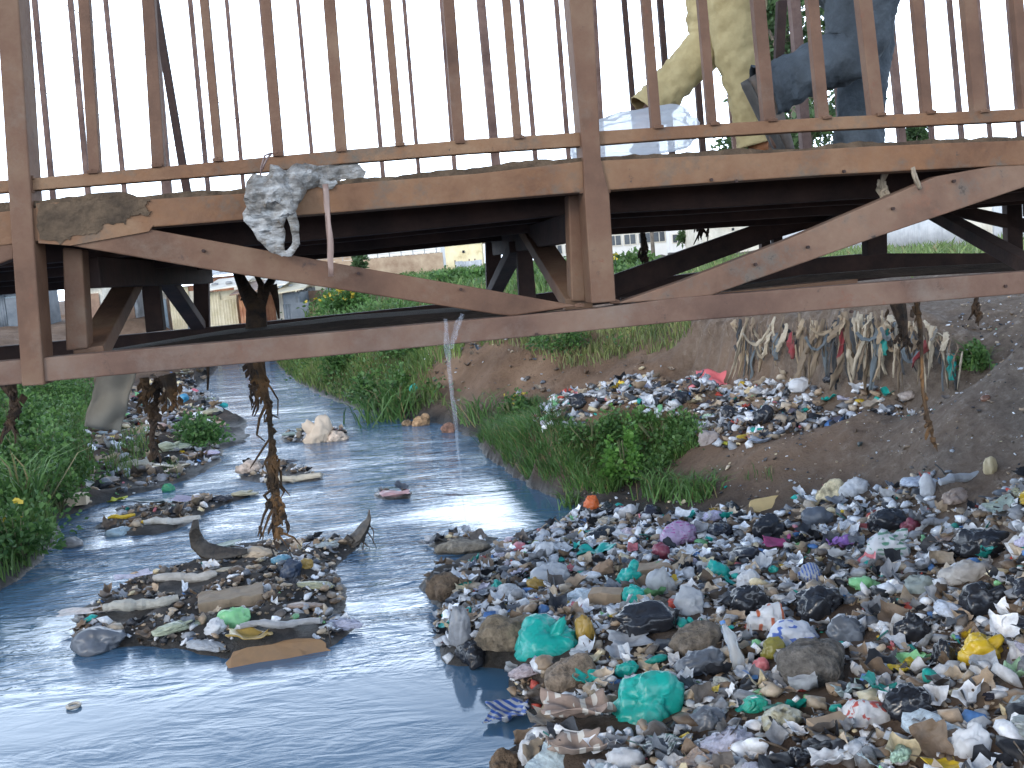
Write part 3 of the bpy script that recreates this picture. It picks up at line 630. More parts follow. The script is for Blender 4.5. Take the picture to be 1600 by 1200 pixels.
def tube_mesh(pts, rads, k=6, nz=0, seed=0):
    r = random.Random(seed); V = []; F = []; pts = [Vector(p) for p in pts]; prev = None
    for i, p in enumerate(pts):
        ax = (pts[min(i + 1, len(pts) - 1)] - pts[max(i - 1, 0)]).normalized()
        a = prev if prev is not None else (ax.orthogonal())
        a = (a - ax * a.dot(ax)).normalized(); b = ax.cross(a); prev = a
        rr_ = rads[i]; ra, rb = rr_ if isinstance(rr_, tuple) else (rr_, rr_)
        for j in range(k):
            th = 6.2832 * j / k; q = 1 + (r.uniform(-nz, nz) if nz else 0)
            V.append(p + (a * math.cos(th) * ra + b * math.sin(th) * rb) * q)
    for i in range(len(pts) - 1):
        for j in range(k):
            F.append((i * k + j, i * k + (j + 1) % k, (i + 1) * k + (j + 1) % k, (i + 1) * k + j))
    F.append(tuple(range(k - 1, -1, -1))); F.append(tuple((len(pts) - 1) * k + j for j in range(k)))
    return V, F
def tubes(name, L, mat, parent=None, k=6, nz=0, smooth=True):
    V, F = [], []
    for i, (pts, rads) in enumerate(L):
        v, f = tube_mesh(pts, rads, k, nz, i); o = len(V); V += v; F += [tuple(x + o for x in q) for q in f]
    return mk(name, V, F, mat, parent, smooth=smooth)
def bush(px, py, wpx, hpx, label, seed, size=.07, n=None, base=(.035, .095, .022), tip=(.125, .235, .06), cat='bush', elong=2.4, group=None, name='bush', flowers=0):
    P = hit(px, py); m = mpp(P); W = wpx * m / 2; H = hpx * m
    e = empty(name, P, label, cat, group); r = np.random.default_rng(seed)
    k = max(3, int(W * 10)); cs = np.column_stack([r.uniform(-W, W, k) * .7, r.uniform(-W, W, k) * .5, r.uniform(0, H * .35, k)])
    V, F, Cc = leaves(cs, W * .42, H * .62, n or 170, size, base, tip, seed, elong)
    parts = [(V, F, Cc)]
    if flowers:
        cs2 = cs[r.integers(0, k, flowers)] + r.normal(0, W * .3, (flowers, 3)); cs2[:, 2] = H * r.uniform(.5, .95, flowers)
        parts.append(leaves(cs2, .02, .02, 4, size * .7, (.5, .36, .03), (.6, .45, .06), seed + 9, 1.3))
    V, F, Cc = join(parts)
    mk('foliage', V, F, green, e, col=Cc)
    L = []
    for i in range(7):
        a = r.uniform(0, 6.28); q = r.uniform(.3, .9)
        L.append(([(0, 0, -.03), (math.cos(a) * W * q * .4, math.sin(a) * W * q * .3, H * .4), (math.cos(a) * W * q * .8, math.sin(a) * W * q * .5, H * .8)], [.012, .009, .004]))
    tubes('stem', L, stem_m, e, k=5)
    return e
gb = 'bushes crowding the left bank'
bush(55, 745, 150, 105, 'large leafy bush with arching blades at the left bank edge above the river', 31, .1, group=gb)
bush(70, 640, 130, 80, 'green bush below the bridge chord at the far left', 32, .09, group=gb, flowers=2)
bush(35, 880, 120, 95, 'dark leafy bush overhanging the water at the left border', 33, .09, group=gb, flowers=3)
bush(95, 800, 90, 60, 'low leafy bush beside the cream foam box on the left bank', 34, .08, group=gb, flowers=2)
bush(10, 700, 110, 90, 'bush at the left frame edge behind the arching one', 35, .1, group=gb)
bush(-90, 900, 160, 130, 'tall bush just past the left frame edge near the water', 38, .1, group=gb)
bush(115, 600, 90, 45, 'small bush behind the hanging grey cloth strip', 39, .09, group=gb)
bush(316, 698, 105, 52, 'round isolated bush on the rubbish flat beside the river', 36, .09, n=260, base=(.04, .11, .03), tip=(.11, .22, .06))
bush(980, 756, 76, 88, 'bright green upright plant on the grassy knoll above the pond', 37, .075, n=210, base=(.07, .18, .03), tip=(.17, .34, .07), cat='plant', name='leafy_plant', elong=2.0)
bush(1030, 702, 150, 52, 'dark green shrub along the lower edge of the second rubbish heap', 40, .06, n=240)
bush(925, 706, 110, 56, 'dark shrub at the left end of the second rubbish heap', 41, .06, n=200)
bush(800, 655, 80, 38, 'mixed green shrub on the bank above the river bend', 42, .07, flowers=8)
bush(880, 548, 100, 38, 'green shrub on the top of the eroded brown bank', 43, .08)
bush(1535, 580, 62, 48, 'small green bush growing out of the rag covered bank', 44, .06)
bush(520, 600, 90, 62, 'leafy shrub leaning over the far river bend', 45, .12)
bush(600, 640, 110, 62, 'tall grassy shrub at the water line of the far right bank', 46, .12)
bush(640, 560, 100, 40, 'green shrub halfway up the far right bank', 47, .12)
bush(540, 492, 105, 40, 'yellow flowering bush beside the scrap shacks', 48, .16, flowers=40, base=(.05, .12, .03), tip=(.12, .24, .06))
bush(720, 446, 110, 22, 'green bush in front of the pale yellow house', 49, .2, base=(.05, .12, .03), tip=(.14, .26, .07))
bush(990, 428, 90, 34, 'bush with reddish stems in front of the white houses', 50, .18, flowers=5, base=(.06, .12, .03), tip=(.14, .24, .07))
bush(930, 452, 120, 40, 'broad green bush behind the central bridge post', 51, .15)
def tussock(px, py, h, n, spread, label, seed, wd=.018):
    P = hit(px, py); r = np.random.default_rng(seed)
    pts = np.column_stack([r.normal(0, spread, n), r.normal(0, spread, n), np.zeros(n)])
    V, F, Cc = blades(pts, h, wd, base=(.05, .12, .03), tip=(.15, .27, .07), lean=1.1, seed=seed)
    o = mk('grass_tuft', V, F, green, col=Cc); o.location = P; tag(o, label, 'grass tuft', 'coarse grass tufts on the right bank')
tussock(1035, 775, .34, 150, .12, 'coarse grass tuft between the knoll and the near rubbish heap, left one of the pair', 61)
tussock(1090, 775, .3, 160, .14, 'coarse grass tuft beside the near rubbish heap, right one of the pair', 62)
tussock(610, 655, .8, 150, .3, 'clump of tall pale reeds standing at the far water line', 63, .035)
tussock(745, 660, .6, 90, .2, 'grass clump on the brown bank above the river bend', 64, .02)
tussock(1530, 575, .3, 60, .1, 'grass sprout in the rag covered bank', 65)
tussock(900, 790, .22, 90, .1, 'grass clump hanging over the still dark water', 66)
tussock(40, 800, .9, 120, .15, 'arching blades of long grass on the left bank', 67, .03)
# ---------------------------------------------------------------- rubbish
def ico(sub):
    bm = bmesh.new(); bmesh.ops.create_icosphere(bm, subdivisions=sub, radius=1)
    V = np.array([v.co[:] for v in bm.verts]); F = np.array([[v.index for v in f.verts] for f in bm.faces]); bm.free(); return V, F
ICO = {k: ico(k) for k in (1, 2, 3, 4, 5)}
def crumple(seed, sub=4, folds=14, amt=.5, knot=0, flat=.62, lump=.25, crease=1.0):
    r = np.random.default_rng(seed); D, F = ICO[sub]; R = np.ones(len(D))
    for k in range(folds):
        n = r.normal(0, 1, 3); n /= np.linalg.norm(n); c = r.uniform(-.7, .7)
        R += amt * r.uniform(.3, 1) * (np.abs(D @ n - c) - .5) / math.sqrt(folds) * 1.6
    off = r.uniform(0, 90, 3)
    R += lump * 2.2 * (vn3(D * 1.6 + off, seed) - .5)
    Wp = D + .25 * (np.stack([vn3(D * 2.5 + off + 7 * i, seed + i) for i in range(3)], 1) - .5)
    if sub >= 3 and crease:
        for q, a_ in ((2.6, .30), (5.2, .17), (10, .08)):
            n_ = vn3(Wp * q * [1, 1.3, .8] + off, seed + int(q)); R += crease * a_ * (.5 - np.abs(2 * n_ - 1) * 1.35)
    else: R += .25 * r.normal(0, 1, len(D)) * min(crease, 1)
    R = np.clip(R, .3, 2)
    V = D * R[:, None]
    if knot:
        kd = np.array([r.uniform(-.9, .9), r.uniform(-.5, .5), .7]); kd /= np.linalg.norm(kd); q = D @ kd
        V = V * (1 - .35 * np.exp(-((q - .82) / .1) ** 2))[:, None] + kd * (.75 * np.clip((q - .86) / .14, 0, 1) ** .7)[:, None] * knot
    V = V + r.normal(0, .01, V.shape)
    V /= np.abs(V[:, :2]).max()
    V[:, 2] *= flat; V[:, 2] = np.where(V[:, 2] < -.25, -.25 + (V[:, 2] + .25) * .3, V[:, 2])
    return V, F
def sheet(seed, n=18, irr=.35, amp=.22):
    r = np.random.default_rng(seed); u = np.linspace(-1, 1, n); X, Y = np.meshgrid(u, u); x, y = X.ravel(), Y.ravel()
    th = np.arctan2(y, x); k = 1 + irr * (np.sin(2 * th + r.uniform(0, 6)) * .4 + np.sin(5 * th + r.uniform(0, 6)) * .25 + np.sin(9 * th + r.uniform(0, 6)) * .15)
    z = np.zeros_like(x)
    for i in range(9):
        a = r.uniform(0, 3.14); z += amp * r.uniform(.2, 1) * np.abs(math.cos(a) * x + math.sin(a) * y - r.uniform(-.7, .7)) * .5
        a = r.uniform(0, 3.14); z += amp * .16 * np.sin((math.cos(a) * x + math.sin(a) * y) * r.uniform(3, 9) + r.uniform(0, 6))
    z -= z.min(); V = np.column_stack([x * k, y * k, z]); V /= np.abs(V[:, :2]).max()
    I = np.arange(n * n).reshape(n, n); F = np.stack([I[:-1, :-1], I[:-1, 1:], I[1:, 1:], I[1:, :-1]], -1).reshape(-1, 4)
    return V, F
PAL = dict(white=(.72, .73, .75), pale=(.5, .52, .55), grey=(.25, .26, .28), black=(.02, .022, .028), teal=(.01, .33, .28), beige=(.42, .34, .25), brown=(.14, .095, .06), tan=(.33, .24, .16),
           yellow=(.62, .42, .03), ochre=(.36, .23, .05), red=(.48, .07, .045), pink=(.55, .17, .19), maroon=(.22, .04, .07), magenta=(.38, .06, .17), lilac=(.50, .38, .55), purple=(.26, .13, .38),
           green=(.22, .52, .24), dgreen=(.03, .14, .06), olive=(.24, .22, .05), blue=(.08, .2, .45), cream=(.62, .52, .33), orange=(.55, .12, .03), clay=(.12, .10, .085), slate=(.10, .115, .14))
HERO = []
def settle(px, py, wpx):
    P = hit(px, py); return P, wpx * mpp(P)
def lay_on(o, P, sink=.0): o.location = (P.x, P.y, P.z - sink)
def hero(style, px, py, wpx, hpx, colour, label, cat='plastic bag', name='plastic_bag', rot=0.0, knot=0, seed=None, dirt=.3, rough=.34, group=None, tilt=0, parts=None):
    """px,py: centre in the photo; the thing stands on the ground under its lower edge"""
    seed = seed if seed is not None else int(px * 7 + py)
    if style in ('bag', 'rock'): wpx *= 1.08; hpx *= 1.25
    P, W = settle(px, py + hpx * .32, wpx); W /= 2
    Hh = hpx * mpp(P) * .62
    c = PAL[colour] if isinstance(colour, str) else colour
    if colour == 'black': dirt, rough = .08, .22
    mat = plastic(c, dirt, rough, 9.0 if style in ('bag', 'sheet', 'roll') else 4.0)
    if style == 'rock' and rough >= .9 or dirt >= .8:
        mat = mat_noise('clod_surface', tuple(x * .45 for x in c), tuple(min(1, x * 1.5) for x in c), scale=13, rough=.95, bump=1.0, bscale=26, detail=10, dist=.035)
    if style == 'bag':
        V, F = crumple(seed, 4, 12, .5, knot, .7, crease=.85); V = V * [W, W * .75, Hh / .62 / 1.0]
        V[:, 2] += Hh * .3
        o = mk(name, V, F, mat)
    elif style == 'sheet':
        V, F = sheet(seed); V = V * [W, W * .8, Hh * 1.1 / max(V[:, 2].max(), .01)]; V[:, 2] += .015
        o = mk(name, V, F, mat); s = o.modifiers.new('thick', 'SOLIDIFY'); s.thickness = .004
    elif style == 'rock':
        V, F = crumple(seed, 4, 6, .3, 0, .7, .3, .45); V = V * [W, W * .8, Hh / .7]; V[:, 2] += Hh * .3; o = mk(name, V, F, mat, smooth=True)
    elif style == 'roll':
        n = 14; r = random.Random(seed); pts = [(-W + 2 * W * i / n, .06 * W * math.sin(i * .8 + seed), Hh * .5 + Hh * .16 * math.sin(i * .55)) for i in range(n + 1)]
        rd = [Hh * .5 * (.35 + .65 * math.sin(math.pi * min(max(i / n, .06), .94)) ** .4) * r.uniform(.8, 1.12) for i in range(n + 1)]
        v, f = tube_mesh(pts, rd, 12, .1, seed); o = mk(name, v, f, mat)
    elif style == 'box':
        bm = bmesh.new(); bmesh.ops.create_cube(bm, size=1); bmesh.ops.subdivide_edges(bm, edges=bm.edges, cuts=5, use_grid_fill=True)
        rr_ = random.Random(seed)
        for v in bm.verts:
            v.co = Vector((v.co.x * 2 * W, v.co.y * W * 1.2, v.co.z * Hh * 1.3 + Hh * .5)); nz = mn.noise(v.co * 9 + Vector((seed, 0, 0)))
            v.co += Vector((nz, mn.noise(v.co * 9 + Vector((0, seed, 0))), nz)) * W * .1
        me = bpy.data.meshes.new(name); bm.to_mesh(me); bm.free(); me.materials.append(mat); o = bpy.data.objects.new(name, me); COL.objects.link(o); bevel(o, W * .03)
    elif style == 'board':
        bm = bmesh.new(); n = 26; top = []
        r = random.Random(seed)
        for i in range(n):
            th = 6.283 * i / n; ca, sa = math.cos(th), math.sin(th); asp = .36; q = (abs(ca) ** 3.2 + abs(sa) ** 3.2) ** (-1 / 3.2) * r.uniform(.92, 1.04)
            top.append((W * ca * q, W * .36 * sa * q))
        th_ = max(.02, Hh * .25)
        a = [bm.verts.new((x, y, th_ + .05 * W * math.sin(x * 6 / W))) for x, y in top]; b_ = [bm.verts.new((x, y, .05 * W * math.sin(x * 6 / W))) for x, y in top]
        bm.faces.new(a); bm.faces.new(b_[::-1])
        for i in range(n): bm.faces.new((a[i], b_[i], b_[(i + 1) % n], a[(i + 1) % n]))
        me = bpy.data.meshes.new(name); bm.to_mesh(me); bm.free(); me.materials.append(mat); o = bpy.data.objects.new(name, me); COL.objects.link(o); bevel(o, .008)
    o.rotation_euler = (math.radians(tilt), 0, math.radians(rot))
    lay_on(o, P, .01)
    tag(o, label, cat, group); HERO.append((px, py, wpx, hpx, float(project(P)[2]), P.x, P.y, W, label))
    return o
B = 'bag'; S = 'sheet'
# near heap, left part
hero(B, 862, 986, 112, 58, 'teal', 'teal plastic bag with a twisted tail, lying at the water edge of the near heap', knot=1.1, seed=5, rot=20, dirt=.1)
hero(B, 1012, 1088, 118, 62, 'teal', 'large teal plastic bag with dark print, lowest of the teal bags', seed=12, dirt=.25)
hero(B, 983, 897, 46, 30, 'teal', 'round knotted teal bag above another teal bag in the near heap', knot=.6, dirt=.1)
hero(B, 990, 926, 48, 34, 'teal', 'teal bag just below the round knotted teal bag', dirt=.1)
hero(S, 932, 860, 64, 18, 'teal', 'flat teal plastic sheet near the still dark water', 'plastic sheet', 'plastic_sheet', dirt=.1)
hero(B, 776, 913, 20, 20, 'teal', 'tiny dark teal bag on the muddy left edge of the near heap', dirt=.3)
hero(S, 918, 1058, 46, 26, 'teal', 'crumpled teal plastic left of the large printed teal bag', 'plastic sheet', 'plastic_sheet')
hero(B, 982, 1044, 40, 22, 'teal', 'teal bag above the large printed teal bag', dirt=.2)
hero(B, 1121, 886, 50, 34, 'teal', 'flat folded teal bag beside a black knotted bag in the middle of the heap', seed=77, dirt=.1)
hero(B, 1208, 889, 18, 12, 'teal', 'scrap of dark teal plastic right of the folded teal bag')
hero(B, 866, 893, 70, 40, 'pale', 'translucent grey white bag, puffed up, on the left of the near heap', seed=31, dirt=.1)
hero(B, 838, 911, 32, 18, 'ochre', 'small mustard yellow wrapper under the puffed grey white bag')
hero(B, 919, 981, 36, 46, 'ochre', 'mustard yellow bag right of the teal bag with a tail')
hero(B, 742, 1018, 78, 46, 'black', 'black rubbish bag half sunk at the water edge', seed=3, dirt=.15)
hero('rock', 697, 912, 62, 46, 'brown', 'dark root bound clod of mud jutting into the river', 'mud clod', 'mud_clod', dirt=.8, rough=.9)
hero('rock', 793, 978, 120, 56, (.16, .125, .085), 'mound of matted straw and mud left of the teal bag with a tail', 'straw mound', 'straw_mound', dirt=.6, rough=.95)
hero('rock', 893, 1045, 88, 46, (.2, .155, .115), 'stuffed brown fibre sack below the teal bag with a tail', 'sack', 'fibre_sack', dirt=.5, rough=.9)
hero(B, 722, 978, 40, 52, 'grey', 'grey bag resting in the mud above the half sunk black bag', dirt=.4)
cup = hero('roll', 747, 988, 26, 18, 'white', 'white paper cup on its side above the half sunk black bag', 'cup', 'paper_cup', rot=35, dirt=.05)
hero(S, 795, 1112, 88, 34, 'pale', 'blue and white striped plastic sheet trailing in the water', 'plastic sheet', 'plastic_sheet', seed=9)
hero(B, 1000, 969, 110, 34, 'black', 'long crumpled black bag between the mustard bag and the white bags', seed=8)
hero(S, 950, 962, 22, 14, 'green', 'small green and white packet lying on a black bag', 'packet', 'packet')
hero(B, 1062, 832, 58, 36, 'lilac', 'lilac plastic bag at the top left of the near heap', seed=15, dirt=.1)
hero(B, 1034, 860, 40, 28, 'maroon', 'maroon bag just below the lilac bag')
hero('box', 1016, 890, 62, 22, 'tan', 'long flattened cardboard piece beside the two stacked teal bags', 'cardboard', 'cardboard_piece', rot=12, dirt=.3, rough=.9)
hero('box', 949, 931, 52, 28, 'tan', 'crushed cardboard box with a red and green print left of the teal bags', 'cardboard box', 'cardboard_box', rot=-15, rough=.9)
hero(B, 945, 883, 46, 26, (.3, .2, .13), 'brown paper bag left of the two stacked teal bags', 'paper bag', 'paper_bag', rough=.9)
hero(B, 924, 787, 26, 22, 'orange', 'bright orange red bundle at the corner of the still water', 'bundle', 'bundle', dirt=.05, seed=4)
hero(B, 898, 803, 20, 14, 'white', 'small white bag floating at the edge of the still water', dirt=.0)
hero(B, 984, 797, 34, 18, 'white', 'white bag on the top rim of the near heap beside the grass tufts', dirt=.1)
hero(B, 854, 856, 40, 28, 'white', 'white and pink crumpled bag on the dark mud by the water', dirt=.2)
hero(B, 836, 852, 20, 18, (.25, .33, .06), 'lime green scrap of bag beside a white one on the dark mud')
hero(S, 905, 1108, 118, 58, (.3, .22, .18), 'brown patterned cloth with white squares spread on the lower heap', 'cloth', 'patterned_cloth', rough=.9, seed=2)
hero(S, 900, 1160, 105, 50, (.3, .23, .19), 'second piece of brown patterned cloth, below the first one', 'cloth', 'patterned_cloth', rough=.9, seed=7)
hero(S, 885, 1096, 60, 16, 'white', 'strip of white plastic above the brown patterned cloth', 'plastic sheet', 'plastic_sheet', dirt=.05)
hero(S, 985, 1000, 80, 24, 'pale', 'pale grey plastic film spread right of the mustard bag', 'plastic sheet', 'plastic_sheet')
hero(B, 1040, 905, 56, 50, 'pale', 'cluster like pale grey bag right of the stacked teal bags', seed=44)
hero(B, 1080, 940, 66, 40, 'pale', 'large milky bag on the left side of the middle heap', seed=45, dirt=.1)
hero(B, 978, 1180, 70, 30, 'white', 'white bag with a loose tail at the bottom of the heap', seed=46)
hero(B, 825, 1175, 34, 30, 'white', 'white scrap standing at the water by the bottom border')
hero('rock', 790, 1190, 66, 40, 'brown', 'dark clod of mud and roots at the bottom border', 'mud clod', 'mud_clod', dirt=.8, rough=.9)
# near heap, right part
hero('board', 1205, 778, 78, 34, (.6, .43, .2), 'pale yellow foam slab lying at the top edge of the near heap', 'foam slab', 'foam_slab', rot=10, dirt=.1, rough=.9, tilt=38)
hero('rock', 1298, 766, 48, 36, 'cream', 'cream foam chunk right of the yellow foam slab', 'foam chunk', 'foam_chunk', dirt=.15, rough=.95)
hero(B, 1337, 757, 50, 32, 'white', 'white bag with brown streaks right of the cream foam chunk', dirt=.35)
hero('roll', 1509, 744, 108, 26, 'pale', 'long grey roll of plastic on the upper right of the heap', 'plastic roll', 'plastic_roll', rot=22, dirt=.25)
hero('rock', 1547, 727, 22, 26, 'cream', 'small cream foam lump behind the long grey plastic roll', 'foam lump', 'foam_lump', dirt=.1)
hero(B, 1452, 762, 28, 30, 'white', 'round white bag at the left end of the long grey plastic roll', dirt=.2)
hero(B, 1276, 806, 60, 32, 'slate', 'dark grey bag below the cream foam chunk', seed=51)
hero(B, 1202, 828, 54, 34, 'black', 'black bag left of the dark grey bag in the upper heap', seed=52)
hero(S, 1214, 848, 54, 24, 'magenta', 'dark pink cloth below a black bag in the upper heap', 'cloth', 'cloth', rough=.8)
hero(S, 1316, 848, 44, 22, 'purple', 'purple cloth left of the white printed sack', 'cloth', 'cloth', rough=.8)
hero(B, 1390, 846, 76, 52, 'white', 'white woven sack with faint green lettering standing open', 'sack', 'woven_sack', knot=.5, seed=53, dirt=.05)
hero(B, 1384, 810, 68, 36, 'black', 'black bag behind the white woven sack', seed=54)
hero(B, 1421, 818, 34, 24, 'maroon', 'maroon bundle between the black bag and the grey curved slab', 'bundle', 'bundle')
hero('roll', 1466, 813, 56, 20, 'grey', 'curved grey foam slab in the upper right of the heap', 'foam slab', 'foam_slab', rot=8, rough=.9)
hero(B, 1539, 842, 96, 46, 'black', 'very wide black bag at the upper right of the heap', seed=55)
hero(B, 1171, 934, 82, 42, 'black', 'large black bag below the folded teal bag', seed=56)
hero(B, 1284, 936, 96, 46, 'black', 'large black bag in the centre of the near heap', seed=57)
hero(B, 1540, 933, 70, 42, 'black', 'large knotted black bag on the right of the heap', knot=.4, seed=58)
hero(B, 1516, 889, 88, 36, (.4, .38, .36), 'two tone grey and brown paper sack below the very wide black bag', 'sack', 'paper_sack', rough=.9)
hero(B, 1350, 909, 54, 20, 'green', 'pale green bag right of the central black bag')
hero(B, 1435, 906, 62, 40, (.36, .42, .41), 'pale green grey translucent bag left of the paper sack', seed=59)
hero(B, 1270, 897, 46, 32, 'pale', 'white bag with blue stripes above the central black bag')
hero(B, 1165, 905, 44, 28, 'white', 'white bag beside the folded teal bag', dirt=.1)
hero(B, 1195, 962, 64, 38, 'white', 'white bag with an orange mark below the large black bag', seed=60, dirt=.05)
hero(B, 1252, 988, 98, 46, (.66, .7, .78), 'big white bag with blue lettering above the grey ash mound', seed=61, dirt=.02)
hero('rock', 1283, 1028, 124, 84, (.11, .10, .09), 'dome shaped mound of grey ash and soil', 'soil mound', 'soil_mound', dirt=.5, rough=.95)
hero('rock', 1087, 996, 84, 46, (.14, .115, .09), 'brown rounded soil clump beside a milky bag', 'soil mound', 'soil_mound', dirt=.5, rough=.95)
hero(B, 1203, 1013, 48, 36, 'olive', 'olive yellow bag left of the grey ash mound')
hero(B, 1100, 1030, 90, 36, 'slate', 'dark blue grey bag below the brown rounded soil clump', seed=62)
hero(B, 1532, 1010, 104, 60, 'yellow', 'mustard yellow plastic bag, largest yellow one', seed=63, knot=.5, dirt=.1)
hero(B, 1472, 1018, 52, 42, 'black', 'round black bag left of the largest yellow bag', seed=64)
hero(B, 1327, 981, 68, 40, 'slate', 'dark bag right of the white bag with blue lettering', seed=65)
hero(B, 1424, 977, 58, 50, 'black', 'black bag standing upright in the right of the heap', seed=66)
hero(B, 1425, 1096, 90, 52, 'black', 'glossy black bag in the lower right of the heap', seed=67)
hero('board', 1215, 1095, 48, 34, (.10, .3, .26), 'square scrap of blue green foam sheet', 'foam sheet', 'foam_sheet', rough=.7)
hero(S, 1582, 1048, 44, 40, (.25, .42, .26), 'pale green cabbage like leaf scrap at the right border', 'leaf scrap', 'leaf_scrap')
hero(B, 1517, 1155, 62, 54, 'white', 'white bag alone on dark leaves in the lower right', seed=68, dirt=.08)
hero(S, 1292, 1186, 56, 34, 'white', 'folded white sheet at the bottom border', 'plastic sheet', 'plastic_sheet', dirt=.05)
hero(B, 1245, 1182, 60, 30, 'black', 'black bag left of the folded white sheet at the bottom', seed=69)
hero(B, 1106, 1118, 70, 36, 'slate', 'dark slate bag in the lower left of the heap', seed=70)
hero('box', 1296, 1133, 60, 30, 'tan', 'torn brown cardboard in the lower middle of the heap', 'cardboard', 'cardboard_piece', rough=.9, rot=15)
hero(B, 1350, 1110, 70, 44, 'white', 'white bag with red print above torn cardboard', seed=71)
hero(S, 1325, 1078, 44, 36, (.40, .5, .52), 'light blue paper sheet below the grey ash mound', 'paper', 'paper_sheet')
hero(B, 1385, 1062, 36, 26, 'white', 'pair like white bag right of the light blue paper', seed=72)
hero('roll', 1262, 1074, 46, 10, 'red', 'red plastic rod below the grey ash mound', 'rod', 'plastic_rod', rot=20, dirt=.1)
hero(S, 1475, 1195, 60, 12, 'yellow', 'yellow and white packet at the bottom border', 'packet', 'packet', dirt=.0)
hero(B, 1218, 1048, 30, 26, 'white', 'small round white bag below the olive bag', seed=73)
hero(B, 1190, 1038, 28, 24, 'pink', 'small pink and white bag below the olive bag')
# print on some of the sheets and bags
def printed(lab, ink, sc, axis='X', thr=.55, breakup=.45):
    for o in bpy.data.objects:
        if o.get('label') == lab:
            m = o.data.materials[0].copy(); nt = m.node_tree; p = nt.nodes['Principled BSDF']; src = p.inputs['Base Color'].links[0].from_socket
            t = nt.nodes.new('ShaderNodeTexCoord'); wv_ = nt.nodes.new('ShaderNodeTexWave'); wv_.bands_direction = axis; wv_.inputs['Scale'].default_value = sc; wv_.inputs['Distortion'].default_value = 1.2
            n_ = nt.nodes.new('ShaderNodeTexNoise'); n_.inputs['Scale'].default_value = sc * 2.2; n_.inputs['Detail'].default_value = 1
            for q in (wv_, n_): nt.links.new(t.outputs['Object'], q.inputs['Vector'])
            a = nt.nodes.new('ShaderNodeMath'); a.operation = 'GREATER_THAN'; a.inputs[1].default_value = thr; nt.links.new(wv_.outputs['Fac'], a.inputs[0])
            b_ = nt.nodes.new('ShaderNodeMath'); b_.operation = 'GREATER_THAN'; b_.inputs[1].default_value = breakup; nt.links.new(n_.outputs['Fac'], b_.inputs[0])
            c_ = nt.nodes.new('ShaderNodeMath'); c_.operation = 'MULTIPLY'; nt.links.new(a.outputs[0], c_.inputs[0]); nt.links.new(b_.outputs[0], c_.inputs[1])
            mx = nt.nodes.new('ShaderNodeMix'); mx.data_type = 'RGBA'; nt.links.new(c_.outputs[0], mx.inputs['Factor']); nt.links.new(src, mx.inputs['A']); mx.inputs['B'].default_value = (*ink, 1)
            nt.links.new(mx.outputs['Result'], p.inputs['Base Color']); o.data.materials[0] = m
printed('blue and white striped plastic sheet trailing in the water', (.03, .1, .4), 9, 'DIAGONAL', .5, .3)
printed('big white bag with blue lettering above the grey ash mound', (.04, .12, .5), 6, 'Y', .72, .5)
printed('white woven sack with faint green lettering standing open', (.12, .32, .2), 9, 'Z', .6, .48)
printed('white bag with blue stripes above the central black bag', (.04, .12, .45), 14, 'X', .6, .4)
printed('white bag with an orange mark below the large black bag', (.6, .14, .04), 4, 'X', .8, .5)
printed('white bag with red print above torn cardboard', (.5, .08, .06), 10, 'Y', .65, .5)
#printed('large teal plastic bag with dark print, lowest of the teal bags', (.005, .08, .07), 11, 'Z', .68, .52)
printed('brown patterned cloth with white squares spread on the lower heap', (.55, .52, .47), 4.5, 'X', .55, .55)
printed('second piece of brown patterned cloth, below the first one', (.55, .52, .47), 4.5, 'X', .55, .55)
printed('lilac plastic bag at the top left of the near heap', (.4, .05, .3), 12, 'Z', .75, .55)
# clear bottle
bt = empty('plastic_bottle', hit(1163, 1052), 'clear crushed plastic bottle leaning between white bags', 'bottle')
m_ = mpp(bt.location)
clear, nt, p = newmat('clear_plastic'); p.inputs['Base Color'].default_value = (.75, .8, .85, 1); p.inputs['Roughness'].default_value = .12; p.inputs['Transmission Weight'].default_value = .7; p.inputs['IOR'].default_value = 1.2
pts = [(-.02, 0, 0), (-.02, .0, .09), (-.025, .01, .16), (-.03, 0, .22), (-.045, 0, .27), (-.05, 0, .30)]
v, f = tube_mesh(pts, [.04, .042, .03, .04, .02, .014], 14, .05, 3); mk('bottle_body', v, f, clear, bt, smooth=True)
v, f = tube_mesh([(-.052, 0, .30), (-.054, 0, .32)], [.017, .017], 12); mk('cap', v, f, plastic(PAL['blue'], .1), bt)
bt.rotation_euler = (-.5, -.1, 0)
# second heap on the bank
g2 = 'second rubbish heap on the bank'
hero(S, 1132, 592, 80, 34, (.72, .17, .18), 'red pink tarp scrap on top of the second rubbish heap', 'tarp', 'tarp_scrap', dirt=.1, seed=6, rough=.7, tilt=24)
hero(B, 905, 625, 38, 22, 'black', 'black bag at the left end of the second heap', seed=80)
hero(B, 964, 607, 20, 10, 'ochre', 'yellow wrapper on the crest of the second heap')
hero(B, 1026, 628, 24, 12, 'black', 'small black bag in the middle of the second heap', seed=81)
hero(B, 1064, 620, 36, 20, 'black', 'black bag beside the small green weed on the second heap', seed=82)
hero(B, 1055, 630, 14, 9, 'teal', 'teal scrap under a black bag on the second heap', dirt=.05)
hero(B, 1106, 682, 46, 24, (.36, .31, .29), 'pale brown sack below the second heap, beside the grass', 'sack', 'cloth_sack', seed=83, rough=.9)
hero(B, 1195, 648, 36, 26, 'black', 'round black bag on the right of the second heap', seed=84)
hero(B, 1141, 645, 26, 22, 'black', 'black bag left of the round one on the second heap', seed=85)
hero(B, 1250, 598, 42, 22, 'white', 'white bag on the ridge right of the red pink tarp', seed=86, dirt=.08)
hero(S, 1296, 622, 26, 16, 'teal', 'teal plastic scrap at the right end of the second heap', 'plastic scrap', 'plastic_scrap', dirt=.05)
hero(B, 1233, 612, 22, 14, 'black', 'small black bag under the white one on the ridge', seed=87)
